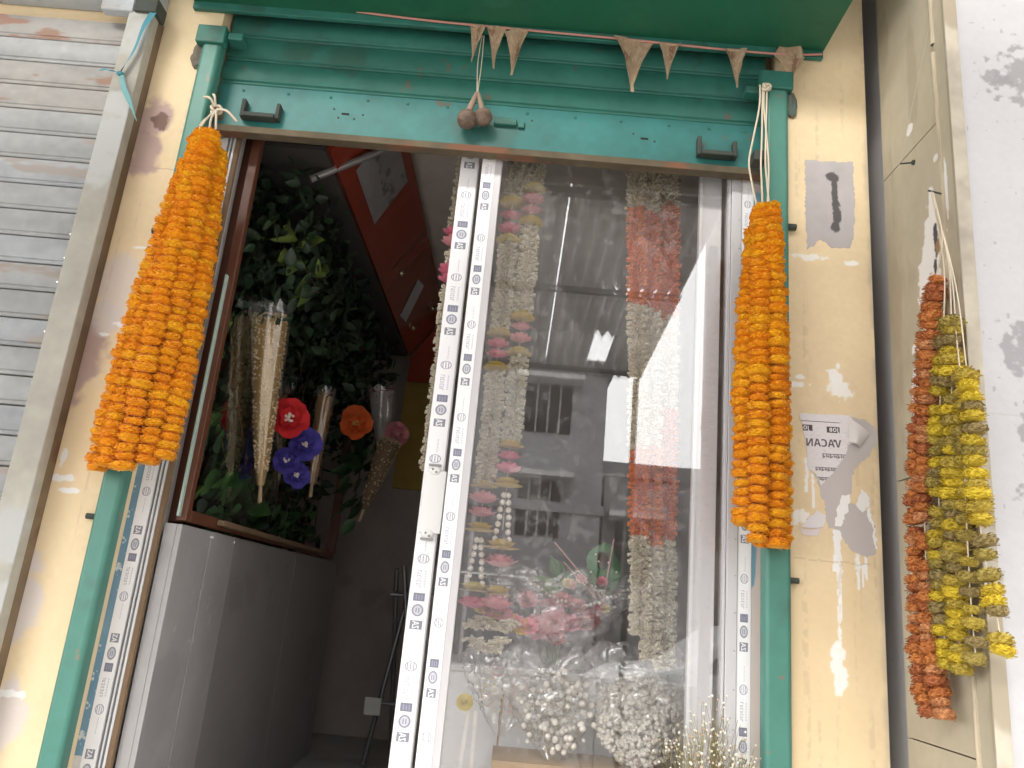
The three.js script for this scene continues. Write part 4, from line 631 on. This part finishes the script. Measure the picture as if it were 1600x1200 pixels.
function wrapped(label, base, h, r, fill, category = 'bouquet') {
  const t = thing('wrapped_bouquet', label, category, base);
  fill(t);
  part('cellophane', surf(90, 40, (u, v) => { const a = u * Math.PI * 2, k = r * (0.12 + 0.95 * Math.pow(Math.sin(Math.PI * 0.5 * Math.min(1, v * 1.05)), 0.9)) * (1 + 0.1 * Math.sin(a * 5 + v * 6 + base[0] * 40) + 0.06 * Math.sin(a * 13 - v * 9) + 0.34 * (fbm(u * 30, v * 22, 3) - 0.5)); const hh = h * v + (v > 0.9 ? 0.03 * Math.sin(a * 6) : 0); return V(Math.cos(a) * k, hh, Math.sin(a) * k * 0.6); }), M.film, t);
  return t;
}
const cloud = (n, f, rad, seg = 1) => { const l = []; for (let k = 0; k < n; k++) { const p = f(k); l.push(new THREE.IcosahedronGeometry(rad * rr(0.7, 1.25), seg).translate(p.x, p.y, p.z)); } return merge(l); };
const sph = (c, rx, ry, rz) => { let p; do p = V(rr(-1, 1), rr(-1, 1), rr(-1, 1)); while (p.length() > 1); return V(c[0] + p.x * rx, c[1] + p.y * ry, c[2] + p.z * rz); };
wrapped('crinkled film bouquet of red pink flowers in the middle of the glass', [0.19, 1.316, -0.5], 0.36, 0.22, (t) => {
  for (let k = 0; k < 16; k++) { const m = part('flower', lotus, [pinkPale, plain(0.55, 0.14, 0.13), pinkM][k % 3], t); m.position.set(rr(-0.13, 0.13), rr(0.1, 0.26), rr(-0.03, 0.06)); m.rotation.set(rr(0.2, 1.4), rnd() * 6, 0); m.scale.setScalar(rr(0.7, 1.2)); }
  part('stems', merge([0, 1, 2, 3, 4, 5].map(() => bar(V(rr(-0.01, 0.01), 0, 0), V(rr(-0.07, 0.07), 0.25, rr(-0.02, 0.02)), 0.003, 5))), plain(0.1, 0.16, 0.05), t); });
wrapped('film bouquet of round white pods above the cardboard box', [0.205, 1.052, -0.45], 0.34, 0.17, (t) => {
  for (let k = 0; k < 110; k++) { const p = sph([0, 0.16, 0.03], 0.14, 0.145, 0.06); part('pod', new THREE.SphereGeometry(rr(0.007, 0.012), 8, 6).translate(p.x, p.y, p.z), pearlM, t); }
  part('dry_filler', cloud(260, () => sph([0, 0.14, -0.01], 0.12, 0.13, 0.05), 0.007, 0), plain(0.3, 0.27, 0.2), t).userData.kind = 'stuff'; });
wrapped('film bag of pale fluffy dried flowers beside the silver stile', [0.5, 1.052, -0.45], 0.38, 0.18, (t) => {
  part('fluff', cloud(2600, () => sph([0.0, 0.16, 0], 0.155, 0.155, 0.075), 0.009, 0), petalM(0.78, 0.74, 0.68), t).userData.kind = 'stuff'; }, 'bag');
wrapped('film wrapped pink curled ribbon bunch above the white strips', [0.02, 1.1, -0.55], 0.3, 0.13, (t) => {
  for (let k = 0; k < 14; k++) { const x = rr(-0.06, 0.06), y = rr(0.1, 0.24), s = rr(0.012, 0.025), ph = rnd() * 6; part('ribbon_curl', tube([0, 1, 2, 3, 4, 5, 6, 7].map((q) => V(x + s * Math.cos(q * 1.1 + ph), y + s * Math.sin(q * 1.1 + ph) - q * 0.003, 0.02 + q * 0.003)), 0.0025, 30, 5), k % 3 ? plain(0.62, 0.38, 0.38) : plain(0.65, 0.55, 0.36), t); }
  part('stems', merge([0, 1, 2, 3].map(() => bar(V(rr(-0.01, 0.01), -0.08, 0), V(rr(-0.04, 0.04), 0.14, 0.01), 0.003, 5))), plain(0.28, 0.17, 0.1), t); });
{ const t = thing('leaf_plate', 'round green leaf arrangement dotted with white in front of the orange garland', 'leaf arrangement', [0.35, 1.7, -0.5]);
  part('leaf', surf(16, 10, (u, v) => { const a = u * Math.PI * 2, r = 0.085 * v * (1 + 0.12 * Math.cos(a * 2) + 0.05 * Math.sin(a * 5)); return V(r * Math.sin(a) * 0.85, r * Math.cos(a) + 0.01, 0.02 * v * v * Math.cos(a * 3)); }), plain(0.05, 0.17, 0.06, { roughness: 0.4 }), t);
  part('heart', new THREE.IcosahedronGeometry(0.026, 2).scale(0.8, 1.3, 0.7).translate(-0.005, 0.04, 0.012), plain(0.06, 0.03, 0.02), t);
  for (let k = 0; k < 10; k++) { const a = rnd() * 6.28, r = rr(0.03, 0.08); part('white_dot', new THREE.SphereGeometry(0.0045, 6, 5).translate(Math.cos(a) * r * 0.8, Math.sin(a) * r, 0.022), pearlM, t); }
  for (const [a, b] of [[[-0.19, 0.09], [0.02, -0.12]], [[-0.15, 0.02], [-0.02, -0.1]], [[0.03, 0.12], [0.0, -0.13]]]) part('twig', bar(V(a[0], a[1], 0.03), V(b[0], b[1], 0.03), 0.003, 5), plain(0.55, 0.3, 0.28), t);
  for (let k = 0; k < 6; k++) { const m = part('small_flower', lotus, [pinkM, yelPale, pinkPale][k % 3], t); m.position.set(rr(-0.2, 0.02), rr(-0.14, 0.0), 0.02); m.rotation.set(1, rnd() * 6, 0); m.scale.setScalar(0.45); }
  for (let k = 0; k < 5; k++) { const m = part('small_leaf', leafG[k % 3], leafM[k % 3], t); m.position.set(rr(-0.18, -0.05), rr(-0.12, -0.03), 0.0); m.rotation.set(0, 0, rr(-2, 2)); } }
{ const t = thing('bead_string', 'string of small silver white beads below the green leaf', 'beads'); for (let k = 0; k < 26; k++) { const v = k / 25; part('bead', new THREE.SphereGeometry(0.0062, 8, 6).translate(lerp(0.07, 0.44, v), 1.645 - 0.075 * Math.sin(v * Math.PI) + rr(-0.008, 0.008), -0.46), pearlM, t); } part('thread', tube([V(0.07, 1.645, -0.46), V(0.255, 1.57, -0.46), V(0.44, 1.645, -0.46)], 0.001, 16, 4), M.string, t); }
{ const t = thing('ribbon_tag', 'two white hanging strips below a small yellow flower', 'ribbon'); for (const x of [-0.095, -0.07]) part('strip', surf(1, 10, (u, v) => V(x + (u - 0.5) * 0.012 + (x < -0.08 ? -0.016 : 0.005) * v, 1.19 - 0.3 * v, -0.42 + 0.004 * Math.sin(v * 7))), plain(0.72, 0.69, 0.66), t); const m = part('flower', disc, yelPale, t); m.position.set(-0.11, 1.215, -0.41); m.rotation.x = 1.1; m.scale.setScalar(0.6); }
{ const t = thing('glass_shelf', 'narrow glass shelf behind the lower part of the door', 'shelf'); part('shelf_board', box(-0.2, 0.66, 1.655, 1.663, -0.8, -0.66, 0.002), plain(0.5, 0.52, 0.52, { roughness: 0.2 }), t); for (const x of [-0.17, 0.62]) part('bracket', box(x, x + 0.015, 1.6, 1.6545, -0.8, -0.68), M.alu, t); for (const x of [-0.17, 0.62]) part('upright', box(x, x + 0.015, 1.316, 3.3, -0.83, -0.8005), M.aluDark, t); }
{ const t = thing('trailing_flower_cord', 'yellow and pink flower spray beside the jasmine coil', 'flower spray'); for (let k = 0; k < 8; k++) { const m = part('flower', k % 2 ? lotus : disc, k % 2 ? pinkPale : yelM, t); m.position.set(-0.08 + k * 0.024, 1.535 - 0.008 * k + rr(-0.01, 0.01), -0.37); m.rotation.set(0.9, rnd() * 6, 0); m.scale.setScalar(rr(0.5, 0.75)); } }
{ // baby's breath in a pot outside the door
  const t = thing('gypsophila_bunch', 'airy bunch of dry white baby flowers in front of the right jamb', 'flowers', [0.62, 0.78, 0.03]);
  const st = [], fl = [], fl2 = [];
  for (let k = 0; k < 60; k++) { const a = rr(-0.7, 0.7), h = rr(0.3, 0.58) * (1 - 0.35 * Math.abs(a)), tip = V(Math.sin(a) * h * 0.42 + rr(-0.03, 0.03) + 0.01, h, rr(-0.035, 0.045)); st.push(tube([V(rr(-0.01, 0.01), 0, 0), tip.clone().multiplyScalar(0.5).add(V(rr(-0.02, 0.02), 0, 0)), tip], 0.0007, 6, 3));
    for (let j = 0; j < 13; j++) { const q = tip.clone().multiplyScalar(rr(0.72, 1.02)).add(V(rr(-0.04, 0.04), rr(-0.03, 0.03), rr(-0.02, 0.02))); st.push(bar(tip.clone().multiplyScalar(0.75), q, 0.0006, 3)); (j % 3 ? fl : fl2).push(new THREE.IcosahedronGeometry(rr(0.0025, 0.0048), 0).translate(q.x, q.y, q.z)); } }
  part('stems', merge(st), plain(0.3, 0.26, 0.12), t).userData.kind = 'stuff'; part('blossoms', merge(fl), plain(0.8, 0.77, 0.66), t).userData.kind = 'stuff'; part('dry_blossoms', merge(fl2), plain(0.55, 0.42, 0.3), t).userData.kind = 'stuff';
  part('pot', new THREE.LatheGeometry([[0, 0.001], [0.05, 0.001], [0.065, 0.17], [0.07, 0.18], [0.064, 0.18], [0.05, 0.02]].map(([a, b]) => new THREE.Vector2(a, b)), 24).translate(0, -0.179, 0), plain(0.2, 0.08, 0.05), t); }

// ---------------------------------------------------------------- street side, seen only as reflections in the glass
function corrugated(x0, x1, z0, z1, ya, yb, n) { return surf(n * 8, 4, (u, v) => V(lerp(x0, x1, u), lerp(ya, yb, v) + 0.028 * Math.sin(u * n * Math.PI * 2), lerp(z0, z1, v))); }
{ const t = thing('tin_awning', 'corrugated tin awning over the street front', 'awning');
  const tin = paint([0.76, 0.75, 0.75], [0.5, 0.44, 0.4], { size: 1, k: 6, th: 0.6, roughness: 0.35, metalness: 0.3, amt: 0.25 });
  for (let k = 0; k < 9; k++) { const b = 1.12 - k * 0.95; part('roof_sheet', uvm(corrugated(b - 0.94, b, 1.4, 2.85, 4.02, 3.93, 9)), tin, t); if (k) part('roof_sheet', uvm(corrugated(b - 0.94, b, 2.72, 4.6, 3.9, 3.79, 9)), tin, t); }
  for (const [a, b, z0, z1, n] of [[0.18, 0.56, 2.72, 4.6, 4], [0.73, 1.12, 2.72, 4.6, 4], [0.561, 0.729, 2.72, 3.62, 2], [0.561, 0.729, 4.3, 4.6, 2]]) part('roof_sheet', uvm(corrugated(a, b, z0, z1, 3.9 - (z0 - 2.72) * 0.0585, 3.9 - (z1 - 2.72) * 0.0585, n)), tin, t); // one sheet has rusted through
  for (const z of [1.5, 2.75, 4.4]) part('purlin', box(-7.4, 1.1, z < 2 ? 3.94 : z < 3 ? 3.84 : 3.73, z < 2 ? 3.985 : z < 3 ? 3.88 : 3.77, z - 0.025, z + 0.025), M.darkMetal, t);
  for (const x of [-7.3, -3.55, 1.02]) for (const z of [1.55, 4.4]) part('post', box(x, x + 0.05, 0.001, 3.7, z - 0.025, z + 0.025), M.darkMetal, t); }
{ const t = thing('divider_wall', 'low pale concrete divider wall along the street', 'wall');
  const dm = paint([0.56, 0.55, 0.54], [0.48, 0.47, 0.46], { size: 1 }); for (let k = 0; k < 8; k++) part('block', box(-7 + k * 2, -5.01 + k * 2, 0.001, 0.93, 5.75, 5.9, 0.01), dm, t); }
function block(name, label, x0, x1, h, z0, z1, wallM, wins) {
  const t = thing(name, label, 'building'); part('wall', box(x0, x1, 0.001, h, z0, z1), wallM, t);
  part('parapet', box(x0 - 0.1, x1 + 0.1, h, h + 0.3, z0 - 0.1, z1), wallM, t);
  for (const [x, y, w, hh] of wins) { const o = part('window', box(x, x + w, y, y + hh, z0 - 0.03, z0 - 0.001), M.black, t); part('sunshade', box(x - 0.2, x + w + 0.2, y + hh + 0.05, y + hh + 0.15, z0 - 0.5, z0 - 0.0015), plain(0.6, 0.6, 0.6), o); for (let k = 1; k < 4; k++) part('grille_bar', box(x + w * k / 4 - 0.02, x + w * k / 4 + 0.02, y, y + hh, z0 - 0.06, z0 - 0.031), M.greyPlastic, o); }
  for (let y = 3.4; y < h - 1; y += 3.2) part('floor_band', box(x0 - 0.05, x1 + 0.05, y, y + 0.2, z0 - 0.08, z0 - 0.002), plain(0.34, 0.34, 0.36), t);
}
const opp = paint([0.36, 0.36, 0.38], [0.28, 0.28, 0.29], { size: 4, k: 2 });
block('street_building', 'grey concrete house with barred windows across the street', -9, 1.72, 6.3, 13, 20, opp, [[0.05, 5.0, 0.95, 1.0], [0.05, 2.9, 0.85, 1.1], [-2.6, 5.0, 1.2, 1.2], [-2.6, 2.2, 1.2, 1.4], [-5.5, 5.0, 1.2, 1.2]]);
block('street_building', 'tall brown block at the right of the street', 3.0, 16, 11, 9, 10.1, paint([0.2, 0.17, 0.15], [0.15, 0.13, 0.12], { size: 4, k: 2 }), [[4.2, 5, 1.2, 1.2], [4.2, 2, 1.2, 1.2], [8, 5, 1.2, 1.2]]);
block('street_building', 'low grey wing beside the barred window house', 1.83, 5.2, 4.3, 13.5, 20, opp, [[2.1, 2.2, 0.7, 1.2]]);
{ // white hatchback parked across the street
  const t = thing('parked_car', 'white hatchback parked across the street', 'car', [1.15, 0, 6.9]);
  const side = [[0, 0.35], [0.02, 0.72], [0.25, 0.85], [0.95, 0.98], [1.5, 1.42], [1.9, 1.5], [3.0, 1.48], [3.5, 1.05], [3.62, 0.98], [3.66, 0.4], [3.3, 0.3], [0.3, 0.28]];
  const cw = plain(0.8, 0.8, 0.8, { roughness: 0.25 });
  part('body', new THREE.ExtrudeGeometry(new THREE.Shape(side.map(([a, b]) => new THREE.Vector2(a, b))), { depth: 1.4, bevelEnabled: true, bevelSize: 0.07, bevelThickness: 0.1, bevelSegments: 3 }), cw, t);
  part('side_window', flat([[1.12, 1.0], [1.56, 1.36], [1.95, 1.42], [2.15, 1.42], [2.15, 1.0]], 0.01).translate(0, 0, -0.112), M.black, t); part('side_window', flat([[2.22, 1.0], [2.22, 1.42], [2.9, 1.4], [3.25, 1.04]], 0.01).translate(0, 0, -0.112), M.black, t);
  for (const [x, z] of [[0.7, -0.1], [2.95, -0.1], [0.7, 1.5], [2.95, 1.5]]) { const w = part('wheel', new THREE.CylinderGeometry(0.28, 0.28, 0.16, 24).rotateX(Math.PI / 2).translate(x, 0.285, z), M.black, t); part('hub_cap', new THREE.CylinderGeometry(0.16, 0.16, 0.02, 20).rotateX(Math.PI / 2).translate(x, 0.285, z + (z < 0 ? -0.085 : 0.085)), M.alu, w); } }
renderer.render(scene, camera);
